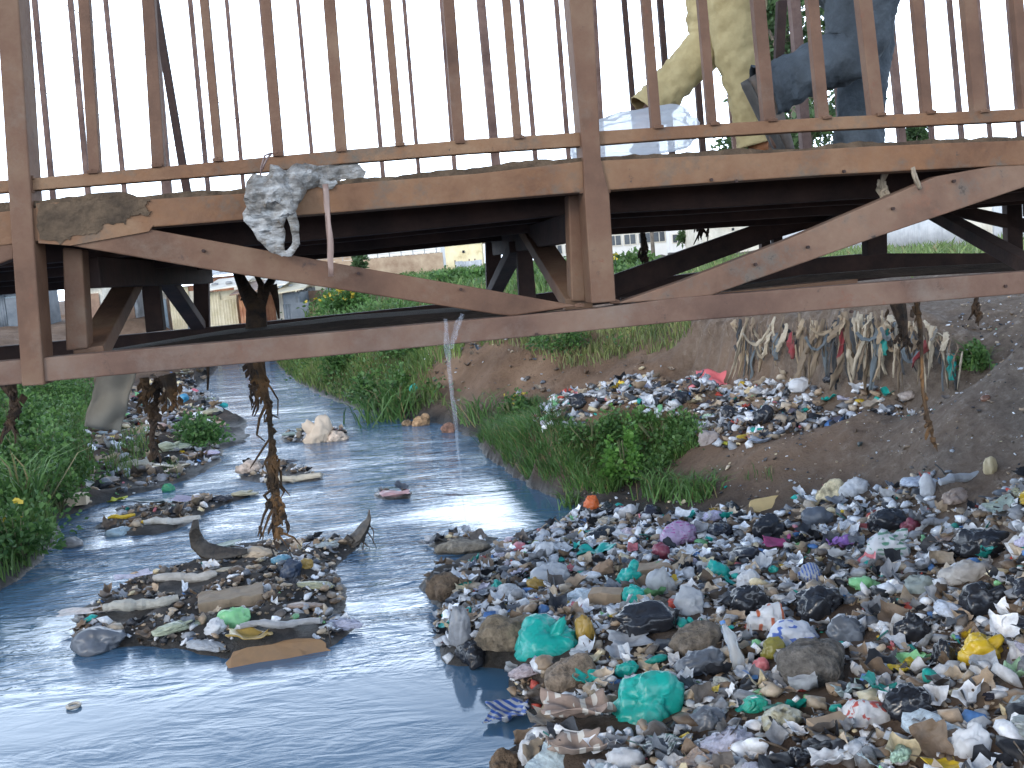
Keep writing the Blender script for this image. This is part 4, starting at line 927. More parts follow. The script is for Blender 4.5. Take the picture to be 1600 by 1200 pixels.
hero(S, 1187, 688, 42, 18, (.25, .3, .38), 'grey blue tarp scrap alone on the dirt slope', 'tarp', 'tarp_scrap')
hero(B, 1149, 668, 16, 11, 'white', 'tiny bright white bag below the second heap', dirt=0)
hero(S, 1135, 692, 18, 8, (.5, .48, .04), 'small yellow wrapper below the pale brown sack', 'wrapper', 'wrapper', dirt=.0)
hero(B, 1305, 588, 34, 18, 'black', 'black bag at the foot of the rags', seed=88)
hero(B, 1390, 638, 24, 12, 'slate', 'dark scrap of bag on the upper dirt slope', seed=89)
hero(S, 1424, 645, 12, 16, 'white', 'white paper scrap on the upper dirt slope', 'paper', 'paper_scrap', dirt=0)
hero('roll', 1345, 692, 40, 10, (.03, .05, .05), 'strip of dark cloth lying down the dirt slope', 'cloth', 'cloth_strip', rot=60)
hero('rock', 1540, 620, 16, 10, (.16, .07, .04), 'reddish stone on the gravel slope', 'stone', 'stone')
# islands in the river
hero(B, 370, 964, 60, 34, 'green', 'bright green bag on the mid river rubbish bar', seed=90, dirt=.02)
hero('box', 362, 934, 96, 26, (.26, .2, .14), 'brown cardboard box with a green panel on the mid river bar', 'cardboard box', 'cardboard_box', rot=14, rough=.9)
hero(S, 345, 936, 44, 16, (.03, .17, .12), 'green printed panel lying over the cardboard box on the mid river bar', 'card panel', 'card_panel', rot=14, rough=.9)
hero('roll', 411, 918, 24, 26, 'white', 'white tub on the mid river rubbish bar', 'tub', 'tub', dirt=.0)
hero('roll', 222, 942, 112, 30, (.36, .35, .31), 'long dirty white sack on the left of the mid river bar', 'sack', 'sack', rot=8, rough=.8)
hero('roll', 290, 900, 100, 26, (.38, .36, .33), 'long grey sack along the back of the mid river bar', 'sack', 'sack', rot=-4, rough=.8)
hero('roll', 440, 972, 130, 20, (.42, .42, .43), 'stretched grey white plastic right of the bright green bag', 'plastic roll', 'plastic_roll', rot=-4)
hero(S, 392, 992, 84, 26, 'ochre', 'yellow edged plastic strip behind the brown foam board', 'plastic strip', 'plastic_strip', dirt=.1)
hero(B, 336, 976, 40, 22, 'white', 'white bag left of the bright green bag on the mid river bar', dirt=.1)
hero(B, 455, 888, 40, 28, (.03, .05, .09), 'dark blue bag near the top of the mid river bar', seed=91)
hero(B, 436, 872, 36, 14, (.1, .25, .35), 'blue rope like plastic above the dark blue bag', seed=92)
hero(B, 405, 862, 60, 18, 'beige', 'beige cloth bundle at the top of the mid river bar', 'cloth bundle', 'cloth_bundle', rough=.9)
hero(B, 475, 880, 28, 14, 'ochre', 'small yellow wrapper right of the dark blue bag', dirt=.2)
hero('rock', 160, 995, 84, 34, 'slate', 'dark soaked clump at the left tip of the mid river bar', 'soaked clump', 'soaked_clump')
o = hero('board', 436, 1018, 158, 34, (.26, .155, .08), 'long orange brown foam board tilted in the water at the lower end of the bar', 'foam board', 'foam_board', rot=12, rough=.8, tilt=48, dirt=.25)
hero(B, 498, 676, 46, 34, (.62, .5, .38), 'cream foam lump standing on a small bar in midstream', 'foam lump', 'foam_lump', knot=.7, rough=.9, seed=93, dirt=.1)
hero('rock', 527, 680, 36, 20, (.58, .46, .36), 'low cream foam lump right of the standing one', 'foam lump', 'foam_lump', rough=.9, dirt=.1)
hero('roll', 458, 746, 90, 18, (.5, .44, .34), 'cream sack stretched on the small bar below the foam lumps', 'sack', 'sack', rough=.8)
hero('rock', 392, 728, 44, 18, (.5, .4, .33), 'round cream foam lump at the left of the small bar', 'foam lump', 'foam_lump', rough=.9, dirt=.1)
hero(S, 618, 772, 52, 12, (.5, .3, .3), 'pink and white film on a small floating clump in midstream', 'plastic film', 'plastic_film')
hero('rock', 722, 850, 88, 20, (.2, .17, .13), 'brown matted clump floating left of the near heap', 'matted clump', 'matted_clump', rough=.9)
hero('roll', 190, 806, 42, 12, 'yellow', 'yellow bag on the small bar at the left', rot=4, dirt=.1)
hero('roll', 234, 814, 36, 10, 'yellow', 'second yellow bag on the small bar, right of the first', dirt=.1)
hero(B, 190, 828, 44, 16, (.3, .4, .45), 'pale blue sheet at the lower edge of the small left bar', seed=94)
hero('roll', 270, 812, 90, 20, (.42, .42, .4), 'grey sack on the small left bar', 'sack', 'sack', rough=.8)
hero('box', 116, 780, 42, 20, (.62, .5, .36), 'cream foam box at the left water edge', 'foam box', 'foam_box', dirt=.15, rough=.9, rot=12)
hero('box', 20, 748, 26, 22, (.4, .2, .11), 'orange brown box caught in the left bank bushes', 'box', 'box', rough=.9, rot=-30)
hero(S, 183, 780, 30, 10, (.5, .5, .04), 'yellow green film at the water edge of the left bank', 'plastic film', 'plastic_film', dirt=0)
hero('rock', 110, 848, 40, 16, (.2, .19, .18), 'grey stone like lump in the shallows at left', 'lump', 'lump')
hero(B, 262, 762, 22, 12, (.03, .25, .12), 'dark green bag on the rubbish flat')
hero(B, 288, 623, 18, 10, (.05, .25, .42), 'bright blue bag on the far rubbish flat', dirt=0)
hero(B, 302, 610, 16, 7, (.65, .16, .2), 'pink bag on the far rubbish flat', dirt=0)
hero(B, 349, 632, 14, 8, (.03, .45, .42), 'turquoise bag at the edge of the far rubbish flat', dirt=0)
hero(B, 648, 606, 16, 12, (.03, .4, .33), 'turquoise bag in the green bank beyond the river', dirt=0)
hero('rock', 660, 655, 34, 22, (.35, .22, .12), 'tan boulder at the water line of the far right bank', 'boulder', 'boulder', rough=.9)
hero('rock', 636, 660, 20, 12, (.25, .17, .1), 'smaller brown boulder left of the tan boulder', 'boulder', 'boulder', rough=.9)
hero('rock', 702, 668, 26, 18, (.25, .14, .1), 'reddish boulder at the water line of the bend', 'boulder', 'boulder', rough=.9)
# floating ring
P = at_z(115, 1103, .012); V = []; F = []; n, k = 28, 8
for i in range(n):
    a = 6.2832 * i / n
    for j in range(k):
        b_ = 6.2832 * j / k; rr_ = .042 + .011 * math.cos(b_); V.append((rr_ * math.cos(a), rr_ * math.sin(a), .012 * math.sin(b_) + .004))
for i in range(n):
    for j in range(k): F.append((i * k + j, ((i + 1) % n) * k + j, ((i + 1) % n) * k + (j + 1) % k, i * k + (j + 1) % k))
o = mk('plastic_ring', V, F, plastic((.4, .36, .3), .1), smooth=True); o.location = P; tag(o, 'small cream ring floating alone at the lower left', 'ring')
# half a tyre standing up and a driftwood stump on the bar
rubber = mat_noise('wet_dark_rubber', (.018, .015, .013), (.07, .055, .04), scale=14, rough=.45, bump=.5, bscale=40)
wood = mat_noise('wet_wood', (.05, .03, .02), (.2, .13, .08), scale=10, rough=.7, bump=.5, bscale=40, stretch=(1, 1, 3))
def atg(px, py, P0): # point at the distance of P0
    return at_y(px, py, P0.y)
P = hit(312, 884)
L = [atg(x, y, P) for x, y in [(306, 812), (303, 832), (307, 850), (318, 862), (338, 868), (362, 868), (382, 866)]]
Lr = [L[i] + Vector((0, .02 * i, 0)) for i in range(len(L))]
o = tubes('tyre_piece', [(Lr, [(.03, .008), (.06, .012), (.085, .014), (.095, .014), (.08, .012), (.05, .01), (.03, .008)])], rubber, k=10, nz=.06); tag(o, 'curved piece of torn tyre rising from the back of the mid river bar', 'tyre piece')
P = hit(562, 858)
g_ = lambda x, y, k=0: atg(x, y, P) + Vector((0, k, 0))
o = tubes('driftwood', [([g_(548, 848), g_(560, 838), g_(570, 824), g_(576, 810), g_(577, 796)], [(.075, .03), (.085, .03), (.06, .025), (.03, .014), (.006, .005)]), ([g_(540, 838), g_(550, 846), g_(562, 852)], [.03, .05, .03]),
                       ([g_(572, 828), g_(582, 842), g_(588, 856)], [.008, .006, .003]), ([g_(570, 838), g_(568, 850), g_(564, 870)], [.01, .008, .005]), ([g_(575, 822), g_(590, 828)], [.007, .003]), ([g_(574, 815), g_(584, 830), g_(583, 850)], [.006, .006, .003]), ([g_(566, 846), g_(578, 856)], [.01, .004])], rubber, k=8, nz=.35, smooth=False)
tag(o, 'broken driftwood stump with thin roots right of the mid river bar', 'driftwood')

# ---- generic crumpled bags: each one a thing
HEAP1 = [(765, 1215), (820, 1165), (850, 1120), (800, 1078), (700, 1040), (678, 965), (690, 905), (800, 852), (905, 800), (960, 790), (1060, 805), (1170, 795), (1290, 762), (1400, 760), (1480, 740), (1600, 735), (1900, 740), (2250, 800), (2300, 1250), (1600, 1290), (760, 1290)]
HEAP2 = [(838, 660), (862, 622), (950, 602), (1040, 598), (1100, 592), (1180, 592), (1300, 600), (1420, 612), (1370, 650), (1290, 665), (1200, 690), (1150, 700), (1100, 700), (1080, 660), (1000, 648), (930, 650), (885, 672), (860, 672)]
BARP = [b[0] for b in BARS]
FLAT = [(120, 790), (150, 720), (130, 660), (190, 610), (300, 590), (330, 610), (345, 650), (340, 715), (300, 745), (220, 765), (150, 790)]
kinds = {'white': ('white', 'crumpled dirty white plastic bag'), 'pale': ('pale', 'crumpled greyish translucent plastic bag'), 'black': ('black', 'small crumpled black plastic bag'),
         'beige': ('beige', 'crumpled beige paper or cloth bag'), 'slate': ('slate', 'small dark grey crumpled bag'), 'teal': ('teal', 'small crumpled teal plastic bag'), 'yellow': ('yellow', 'small mustard yellow plastic bag')}
BAGM = [crumple(200 + i, 4 if i < 8 else 3, 10, .55, .5 if i % 3 == 0 else 0, .65) for i in range(14)] + [sheet(260 + i, 14, .2, .25) for i in range(4)]
ANCH = []; USEDL = set(); bag_data = {}
for h in HERO:
    t_ = h[8].split(',')[0].split(' with ')[0]
    if 2 <= len(t_.split()) <= 9 and t_.split()[0] != 'second': ANCH.append((h[0], h[1], t_))
def generic(pix, n, smin, smax, where, wts, long=1.0):
    pts = scatter(pix, 40); rng.shuffle(pts); done = 0; used = []
    X, Y, D = project(pts)
    for i in range(len(pts)):
        if done >= n: break
        if not (-30 < X[i] < 1630 and Y[i] < 1230): continue
        if any(abs(X[i] - h[0]) < h[2] * .55 + 8 and -h[3] * .5 - 6 < Y[i] - h[1] < h[3] * .5 + 22 for h in HERO): continue
        s = rng.uniform(smin, smax); px_ = s / D[i] * FPX
        if any((X[i] - u[0]) ** 2 + ((Y[i] - u[1]) * 1.6) ** 2 < (px_ * .36 + u[2] * .36) ** 2 for u in used): continue
        kk = rng.choice(list(wts), p=np.array(list(wts.values())) / sum(wts.values())); j = int(rng.integers(0, len(BAGM)))
        key = (kk, j)
        if key not in bag_data:
            V, F = BAGM[j]; o = mk('plastic_bag', V, F, plastic(tuple(x * rng.uniform(.8, 1.1) for x in PAL[kinds[kk][0]]), .1 if kk == 'black' else .4, .25 if kk == 'black' else .4)); me = o.data; bpy.data.objects.remove(o); bag_data[key] = me
        o = bpy.data.objects.new('plastic_bag' if kk != 'beige' else 'paper_bag', bag_data[key]); COL.objects.link(o)
        o.scale = (s / 2 * long, s / 2 * rng.uniform(.6, .95) / long ** .5, s / 2 * rng.uniform(.55, 1.0) / long); o.rotation_euler = (rng.uniform(-.3, .3), rng.uniform(-.3, .3), rng.uniform(0, 6.28)) if long == 1 else (rng.uniform(-.15, .15), rng.uniform(-.1, .1), rng.uniform(-.5, .5))
        o.location = (pts[i][0], pts[i][1], pts[i][2] + s * .12)
        lab_ = None; kw = kinds[kk][1]
        for h in sorted(ANCH, key=lambda h: (h[0] - X[i]) ** 2 + (h[1] - Y[i]) ** 2)[:14]:
            dx_, dy_ = X[i] - h[0], Y[i] - h[1]
            if math.hypot(dx_, dy_) > 330: break
            rel = ('just left of the ' if dx_ < 0 else 'just right of the ') if abs(dx_) > abs(dy_) else ('just above the ' if dy_ < 0 else 'just below the ')
            cand = kw + ' ' + rel + h[2]
            if cand not in USEDL and len(cand.split()) <= 16: lab_ = cand; USEDL.add(cand); break
        tag(o, lab_ or kinds[kk][1] + ' among the loose litter of the ' + where, 'plastic bag' if kk != 'beige' else 'paper bag', kinds[kk][1].replace('plastic bag', 'plastic bags').replace('cloth bag', 'cloth bags').replace('crumpled bag', 'crumpled bags') + ' in the ' + where)
        used.append((X[i], Y[i], px_)); done += 1
generic(HEAP1, 175, .15, .38, 'near heap', dict(white=.34, pale=.25, black=.2, beige=.08, slate=.06, teal=.05, yellow=.02))
generic(HEAP2, 48, .14, .32, 'second heap', dict(white=.3, pale=.34, black=.12, beige=.16, slate=.08))
generic(BARP[0], 40, .18, .42, 'mid river bar', dict(white=.2, pale=.36, black=.06, beige=.3, slate=.08), 1.5)
for i_ in (1, 2, 3): generic(BARP[i_], 7, .22, .5, 'small river bars', dict(white=.25, pale=.25, black=.05, beige=.4, slate=.05), 1.5)
generic(FLAT, 34, .25, .6, 'rubbish flat', dict(white=.2, pale=.2, black=.04, beige=.48, slate=.08), 1.3)

# ---- loose scraps nobody could count
scrap_m = mat_attr('litter_scraps', rough=.55, bump=.4, bscale=30, var=.3, vscale=20)
pal_names = ['white', 'pale', 'grey', 'black', 'beige', 'tan', 'brown', 'clay', 'slate', 'teal', 'blue', 'red', 'yellow', 'green', 'pink', 'cream']
pal_w_heap = np.array([.22, .20, .08, .13, .12, .09, .09, .04, .05, .022, .014, .010, .012, .01, .01, .025])
pal_w_mud = np.array([.06, .08, .08, .09, .14, .14, .2, .12, .05, .003, .003, .002, .002, .002, .002, .02])
pal_w_dark = np.array([.02, .03, .06, .3, .04, .04, .3, .2, .15, 0, 0, 0, 0, 0, 0, 0])
SHP = [crumple(300 + i, 1, 5, .9, 0, .55) for i in range(8)] + [crumple(320 + i, 2, 9, 1.0, 0, .5, crease=.6) for i in range(6)]
def _dum(): pass
def sheet_tri(seed, n=6):
    V, F = sheet(seed, n, .22, .45); return V, np.concatenate([F[:, [0, 1, 2]], F[:, [0, 2, 3]]])
SHP += [sheet_tri(340 + i) for i in range(6)]
def stick(seed):
    r = np.random.default_rng(seed); V = np.array([[x, y * .07, z * .07] for x in (-1, 0, 1) for y, z in ((-1, -1), (1, -1), (0, 1))], float); V[3:6, 1] += r.uniform(-.2, .2); V[3:6, 2] += .1
    F = [];
    for a in (0, 3):
        for j in range(3): F += [(a + j, a + (j + 1) % 3, a + 3 + (j + 1) % 3), (a + j, a + 3 + (j + 1) % 3, a + 3 + j)]
    return V, np.array(F)
SHP += [stick(i) for i in range(3)]
def scraps(pix, dens, smin, smax, wts, seed, pw=2.2, lift=.25):
    r = np.random.default_rng(seed); P = scatter(pix, dens, wet=False); out = []
    X, Y, D = project(P); P = P[(X > -60) & (X < 2250) & (Y < 1300)]
    if len(HERO):
        HX = np.array([(h[5], h[6], h[7]) for h in HERO])
        for hx_, hy_, hr_ in HX: P = P[np.hypot(P[:, 0] - hx_, (P[:, 1] - hy_ + hr_ * .3)) > hr_ * .95]
    n = len(P); kind_ = r.choice(len(SHP), n, p=np.r_[np.full(8, .05), np.full(6, .08), np.full(6, .045), np.full(3, .04)] / (8 * .05 + 6 * .08 + 6 * .045 + .12))
    S_ = smin + (smax - smin) * r.random(n) ** pw
    cidx = r.choice(len(pal_names), n, p=wts / wts.sum()); cols = np.array([PAL[c] for c in pal_names])[cidx] * r.uniform(.6, 1.15, (n, 1))
    for s in range(len(SHP)):
        k = np.where(kind_ == s)[0]
        if not len(k): continue
        V, F = SHP[s]; m = len(k); a = r.uniform(0, 6.283, m); t1 = r.normal(0, .35, m); t2 = r.normal(0, .35, m)
        W = np.broadcast_to(V, (m,) + V.shape).copy() * (S_[k] / 2)[:, None, None]; W[:, :, 1] *= r.uniform(.5, 1, m)[:, None]
        y, z = W[:, :, 1] * np.cos(t1)[:, None] - W[:, :, 2] * np.sin(t1)[:, None], W[:, :, 1] * np.sin(t1)[:, None] + W[:, :, 2] * np.cos(t1)[:, None]; W[:, :, 1], W[:, :, 2] = y, z
        x, z = W[:, :, 0] * np.cos(t2)[:, None] + W[:, :, 2] * np.sin(t2)[:, None], -W[:, :, 0] * np.sin(t2)[:, None] + W[:, :, 2] * np.cos(t2)[:, None]; W[:, :, 0], W[:, :, 2] = x, z
        x, y = W[:, :, 0] * np.cos(a)[:, None] - W[:, :, 1] * np.sin(a)[:, None], W[:, :, 0] * np.sin(a)[:, None] + W[:, :, 1] * np.cos(a)[:, None]; W[:, :, 0], W[:, :, 1] = x, y
        W += P[k][:, None, :]; W[:, :, 2] += (S_[k] * r.uniform(0, lift, m))[:, None]
        FF = (np.arange(m)[:, None, None] * len(V) + F).reshape(-1, 3)
        out.append((W.reshape(-1, 3), FF, np.repeat(cols[k] if s < 20 else cols[k] * .4 + .02, len(V), 0)))
    return out
stuff('loose_litter', scraps(HEAP1, 520, .03, .19, pal_w_heap, 1) + scraps(HEAP2, 420, .05, .22, pal_w_heap, 2) + scraps(BARP[0], 260, .03, .15, pal_w_mud + pal_w_heap * .15, 3) + scraps([(100, 960), (330, 1000), (560, 990), (560, 1030), (340, 1040), (120, 1020)], 160, .04, .2, pal_w_dark, 31) + scraps([(670, 900), (700, 880), (760, 960), (720, 1040), (690, 1040)], 160, .04, .16, pal_w_dark, 32) + scraps([(790, 1060), (850, 1070), (870, 1120), (800, 1170), (780, 1150)], 160, .04, .16, pal_w_dark, 33)
      + sum([scraps(b_, 110, .05, .22, pal_w_mud + pal_w_heap * .4, 10 + i) for i, b_ in enumerate(BARP[1:])], [])
      + scraps(FLAT, 45, .06, .32, pal_w_mud + pal_w_heap * .35, 4), scrap_m, 'countless loose scraps of plastic, paper and mud in the rubbish heaps', 'litter')
pal_w_clay = np.array([0, 0, .05, .03, .1, .15, .4, .35, .1, 0, 0, 0, 0, 0, 0, .02])
SLOPE = [(1110, 720), (1180, 690), (1330, 650), (1420, 625), (1600, 600), (1700, 600), (1700, 740), (1480, 735), (1300, 755), (1180, 780), (1080, 780)]
CUT = [(650, 560), (900, 575), (1100, 560), (1150, 600), (900, 600), (760, 660), (690, 650)]
stuff('gravel_scraps', scraps(SLOPE, 130, .012, .05, pal_w_mud + pal_w_heap * .6, 20, 3) + scraps([(1480, 560), (1500, 475), (1700, 450), (1750, 600), (1600, 600)], 150, .015, .06, pal_w_mud + pal_w_heap, 21, 2)
      + scraps(CUT, 9, .03, .2, pal_w_mud, 22) + scraps(SLOPE, 14, .03, .09, pal_w_clay, 27, 3) + scraps(CUT, 14, .03, .16, pal_w_clay, 28) + scraps([(900, 770), (960, 760), (1100, 770), (1200, 760), (1290, 755), (1170, 800), (960, 800)], 90, .02, .08, pal_w_mud, 23)
      + scraps([(300, 560), (340, 590), (330, 610), (240, 640), (180, 620), (240, 580)], 12, .1, .4, pal_w_mud, 24), scrap_m, 'pebbles and small scraps strewn over the bare dirt slopes', 'gravel')
# ---------------------------------------------------------------- rags in the cut bank, things caught on the bridge
def fabric(c, rough=.9): return plastic(c, .45, rough)
RAGC = dict(beige=(.31, .24, .16), grey=(.17, .16, .14), dark=(.045, .05, .055), tan=(.2, .15, .1), red=(.22, .035, .04), teal=(.02, .25, .22), slate=(.12, .145, .16), pale=(.42, .36, .27))
def ribbon(name, pts, widths, mat, parent=None, thick=.006, seed=0, wdir=None, cup=.3, nz=.15, cols=7):
    """cloth strip along pts, cupped and wrinkled, with real thickness"""
    r = np.random.default_rng(seed); pts = [Vector(p) for p in pts]; V = []; n = len(pts); sub = 4
    P = []
    for i in range(n - 1):
        for k in range(sub): P.append((pts[i].lerp(pts[i + 1], k / sub), widths[i] + (widths[i + 1] - widths[i]) * k / sub))
    P.append((pts[-1], widths[-1])); wd = Vector(wdir or (1, .2, 0)).normalized(); ph = r.uniform(0, 6)
    for i, (p, w_) in enumerate(P):
        ax = (P[min(i + 1, len(P) - 1)][0] - P[max(i - 1, 0)][0]).normalized(); a = (wd - ax * wd.dot(ax)).normalized(); b = ax.cross(a)
        tw = .5 * math.sin(i * .22 + ph); a2 = a * math.cos(tw) + b * math.sin(tw); b2 = ax.cross(a2)
        for j in range(cols):
            u = j / (cols - 1) * 2 - 1; wob = 1 + r.uniform(-nz, nz)
            V.append(p + a2 * u * w_ / 2 * wob + b2 * w_ * (cup * .5 * math.sin(u * 4 + ph) + .12 * math.sin(i * .9 + u * 3)))
    F = [(i * cols + j, i * cols + j + 1, (i + 1) * cols + j + 1, (i + 1) * cols + j) for i in range(len(P) - 1) for j in range(cols - 1)]
    o = mk(name, V, F, mat, parent, smooth=True); s = o.modifiers.new('thick', 'SOLIDIFY'); s.thickness = thick
    return o
def cliff_at(px):
    xs = [c_[0] for c_ in cliff]; return tuple(float(np.interp(px, xs, [c_[i] for c_ in cliff])) for i in (1, 2, 3))
special = {1318: ('red', 'long dark red cloth strip hanging down the cut bank'), 1382: ('teal', 'teal plastic strip caught in the upper cut bank'), 1236: ('red', 'short red rag at the left of the cut bank'),
           1168: ('pale', 'long curved beige cloth strip at the left end of the cut bank'), 1212: ('slate', 'grey blue cloth strip hanging beside the curved beige one'), 1290: ('tan', 'broad tan cloth strip reaching down left of the dark red one'),
           1352: ('pale', 'pale cloth strip right of the dark red one'), 1452: ('red', 'slanting red rag below the brown rope on the bridge chord'), 1487: ('teal', 'small teal rag low in the right part of the cut bank')}
def rag(px, ytop, ln, wpx, c, label, group, seed, slant=0):
    yb, yt, d = cliff_at(px); r = random.Random(seed); d0 = d - .06
    m = d / FPX; P = [at_y(px + slant * k / 3 + r.uniform(-3, 3), ytop + ln * k / 3, d0 - .05 * min(k, 1) - .02 * r.random()) for k in range(4)]
    W = [wpx * m * r.uniform(.5, 1), wpx * m, wpx * m * r.uniform(.7, 1.1), wpx * m * r.uniform(.3, .7)]
    o = ribbon('hanging_rag', P, W, fabric(RAGC[c]), seed=seed, wdir=(1, r.uniform(-.6, .6), 0), cup=.1, thick=.003, nz=.4)
    tag(o, label, 'rag', group)
for k, (px, (c, lab)) in enumerate(special.items()):
    yb, yt, d = cliff_at(px); long_ = px in (1168, 1290, 1318, 1352)
    rag(px, yt + (8 if long_ else 25), 92 if long_ else 42, 9 if long_ else 12, c, lab, None, 500 + k, slant={1168: -34, 1290: -24, 1318: -10, 1352: 4, 1452: -30}.get(px, 0))
gnames = {'beige': 'faded beige', 'grey': 'grey', 'dark': 'dark', 'tan': 'brown', 'slate': 'slate grey', 'pale': 'pale'}
rr_ = random.Random(3)
for i in range(150):
    if i < 96: px = rr_.choice([rr_.gauss(1320, 34), rr_.gauss(1372, 24), rr_.gauss(1440, 34), rr_.uniform(1260, 1505)])
    elif i < 132: px = rr_.choice([rr_.gauss(1165, 12), rr_.gauss(1213, 16), rr_.uniform(1135, 1290)])
    else: px = rr_.uniform(1555, 1640)
    yb, yt, d = cliff_at(px); c = rr_.choice(['beige', 'beige', 'beige', 'grey', 'dark', 'tan', 'tan', 'slate', 'pale', 'pale', 'dark'])
    y0 = yt + rr_.choice([rr_.uniform(-4, 14), rr_.uniform(10, 60)]); ln = min(rr_.choice([rr_.uniform(14, 40), rr_.uniform(40, 105)]), yb + 4 - y0)
    if ln < 10: continue
    rag(px, y0, ln, rr_.choice([rr_.uniform(2, 6), rr_.uniform(5, 13)]) * (1 if px > 1260 else .7), c, ('short ' if ln < 32 else 'long ' if ln > 70 else '') + gnames[c] + ' rag strip in the ' + ('far right' if px > 1540 else 'right part' if px > 1425 else 'centre' if px > 1345 else 'left centre' if px > 1275 else 'left part' if px > 1190 else 'left end') + (', hanging high,' if y0 < yt + 15 else ', hanging low,' if y0 > yt + 40 else ', hanging midway,') + ' of the cut bank', gnames[c] + ' rags hanging in the cut bank', 600 + i, rr_.gauss(0, 11))
for i in range(22):   # cloth looped between two snags
    px = rr_.uniform(1160, 1480); yb, yt, d = cliff_at(px); y0 = yt + rr_.uniform(0, 40); w_ = rr_.uniform(14, 44) * rr_.choice([-1, 1]); sg = rr_.uniform(8, 26); c = rr_.choice(list(gnames)); m = d / FPX
    P_ = [at_y(px + w_ * k / 4, y0 + sg * (1 - ((k - 2) / 2) ** 2) + rr_.uniform(-2, 2) + k * 2, d - .12) for k in range(5)]
    o = ribbon('hanging_rag', P_, [m * rr_.uniform(3, 8) for _ in P_], fabric(RAGC[c]), seed=900 + i, wdir=(.2, .3, 1), cup=.25, thick=.003, nz=.3); tag(o, gnames[c] + ' rag looped sideways ' + ('wide' if abs(w_) > 28 else 'narrow') + ' in the ' + ('right part' if px > 1400 else 'centre' if px > 1290 else 'left part') + ' of the cut bank', 'rag', gnames[c] + ' rags looped along the cut bank')
# roots hanging in the brown cut
root_m = mat_noise('dry_roots', (.09, .06, .04), (.26, .19, .13), scale=20, rough=.9, bump=.3)
L = []
for i in range(46):
    px = rr_.uniform(1080, 1500) if i < 30 else rr_.uniform(800, 1000)
    if i < 30: yb, yt, d = cliff_at(px)
    else: yb, yt, d = 560, 535, float(hit(px, 545).y)
    L.append(([at_y(px + rr_.uniform(-4, 4) * k, yt + (yb - yt) * rr_.uniform(.05, .12) + k * rr_.uniform(8, 17), d - .08 - .02 * k) for k in range(4)], [.008, .007, .006, .003]))
tag(tubes('hanging_roots', L, root_m, k=4), 'thin dry roots hanging out of the brown cut bank', 'roots', kind='stuff')

def on(px, py, t): return bw(*bp(px, py, t), t)
debris_m = mat_noise('dried_river_debris', (.012, .009, .007), (.075, .042, .02), scale=18, rough=.85, bump=.5, bscale=50, c3=(.05, .03, .018))
debris_l = mat_noise('brown_rotting_rag', (.02, .013, .008), (.17, .085, .03), scale=9, rough=.85, bump=.5, bscale=40, c3=(.06, .033, .014))
def hang(path, t, widths, label, seed, mat=debris_m, twigs=6, scraps_=10, cat='debris', name='hanging_debris', spread=14):
    r = random.Random(seed); P = [on(x, y, t) for x, y in path]; m = mpp(P[0]); L = [(P, [(w_ * m / 2, w_ * m / 3.2) for w_ in widths])]
    for i in range(twigs):
        k = r.randrange(len(path) - 1); x, y = path[k]; f = r.random(); x += (path[k + 1][0] - x) * f; y += (path[k + 1][1] - y) * f
        q = [(x, y)]
        for s_ in range(3): q.append((q[-1][0] + r.uniform(-spread, spread) * .6, q[-1][1] + r.uniform(4, spread)))
        L.append(([on(a, b_, t + .01 * r.uniform(-2, 2)) for a, b_ in q], [(.006, .01), (.005, .008), .004, .002]))
    for i in range(scraps_):
        k = r.randrange(len(path) - 1); x, y = path[k]; f = r.random(); x += (path[k + 1][0] - x) * f + r.uniform(-1, 1) * widths[k] * .7; y += (path[k + 1][1] - y) * f
        w_ = r.uniform(.006, .02); a = on(x, y, t - .01); b_ = on(x + r.uniform(-6, 6), y + r.uniform(6, 18), t)
        L.append(([a, (a + b_) / 2, b_], [(.003, .004), (w_, .005), (.002, .003)]))
    o = tubes(name, L, mat, k=7, nz=.35, smooth=False); tag(o, label, cat); return o
hang([(404, 560), (410, 600), (420, 640), (424, 690), (424, 730), (430, 770), (434, 800), (432, 835)], 1.3, [20, 16, 9, 8, 12, 15, 7, 3], 'longest dark tangle of debris hanging from the bridge down to the water', 1, twigs=26, scraps_=46, spread=26, mat=debris_l)
for q_, (a_, b_, c_) in enumerate([((430, 770), (412, 805), (403, 838)), ((432, 775), (446, 806), (449, 830)), ((431, 790), (425, 820), (430, 852))]):
    hang([a_, b_, c_], 1.3, [7, 5, 2], ['thin left fork at the foot of the longest hanging tangle', 'thin right fork at the foot of the longest hanging tangle', 'lowest thin end of the longest hanging tangle'][q_], 40 + q_, twigs=2, scraps_=2, spread=8)
hang([(392, 566), (396, 590), (398, 618)], 1.3, [12, 12, 3], 'short dark rag beside the longest hanging tangle', 11, twigs=4)
o = tubes('branch_debris', [([on(372, 425, 1.6), on(384, 455, 1.5), on(398, 482, 1.4), on(402, 530, 1.32)], [.02, .025, .04, .045]), ([on(428, 430, 1.6), on(416, 455, 1.5), on(404, 485, 1.4), on(404, 530, 1.32)], [.015, .02, .03, .04]),
       ([on(398, 424, 1.6), on(408, 445, 1.5), on(405, 478, 1.4)], [.01, .014, .02]), ([on(425, 445, 1.5), on(432, 470, 1.5), on(436, 498, 1.5)], [.02, .012, .004]), ([on(384, 455, 1.5), on(376, 470, 1.5)], [.01, .003])], debris_m, k=7, nz=.3)
tag(o, 'forked dark branch caught inside the truss left of centre', 'branch')
hang([(246, 590), (244, 620), (240, 650), (238, 685), (240, 708)], .9, [10, 9, 8, 10, 3], 'brown root like tangle under the chord left of the long one', 2, twigs=16, scraps_=26, spread=16)
hang([(262, 585), (268, 610), (272, 635)], .8, [26, 20, 4], 'ochre brown rag beside the root like tangle', 3, mat=debris_l, twigs=5)
hang([(226, 590), (228, 612), (224, 636)], .85, [14, 14, 3], 'small brown rag left of the root like tangle', 4, mat=debris_l, twigs=5)
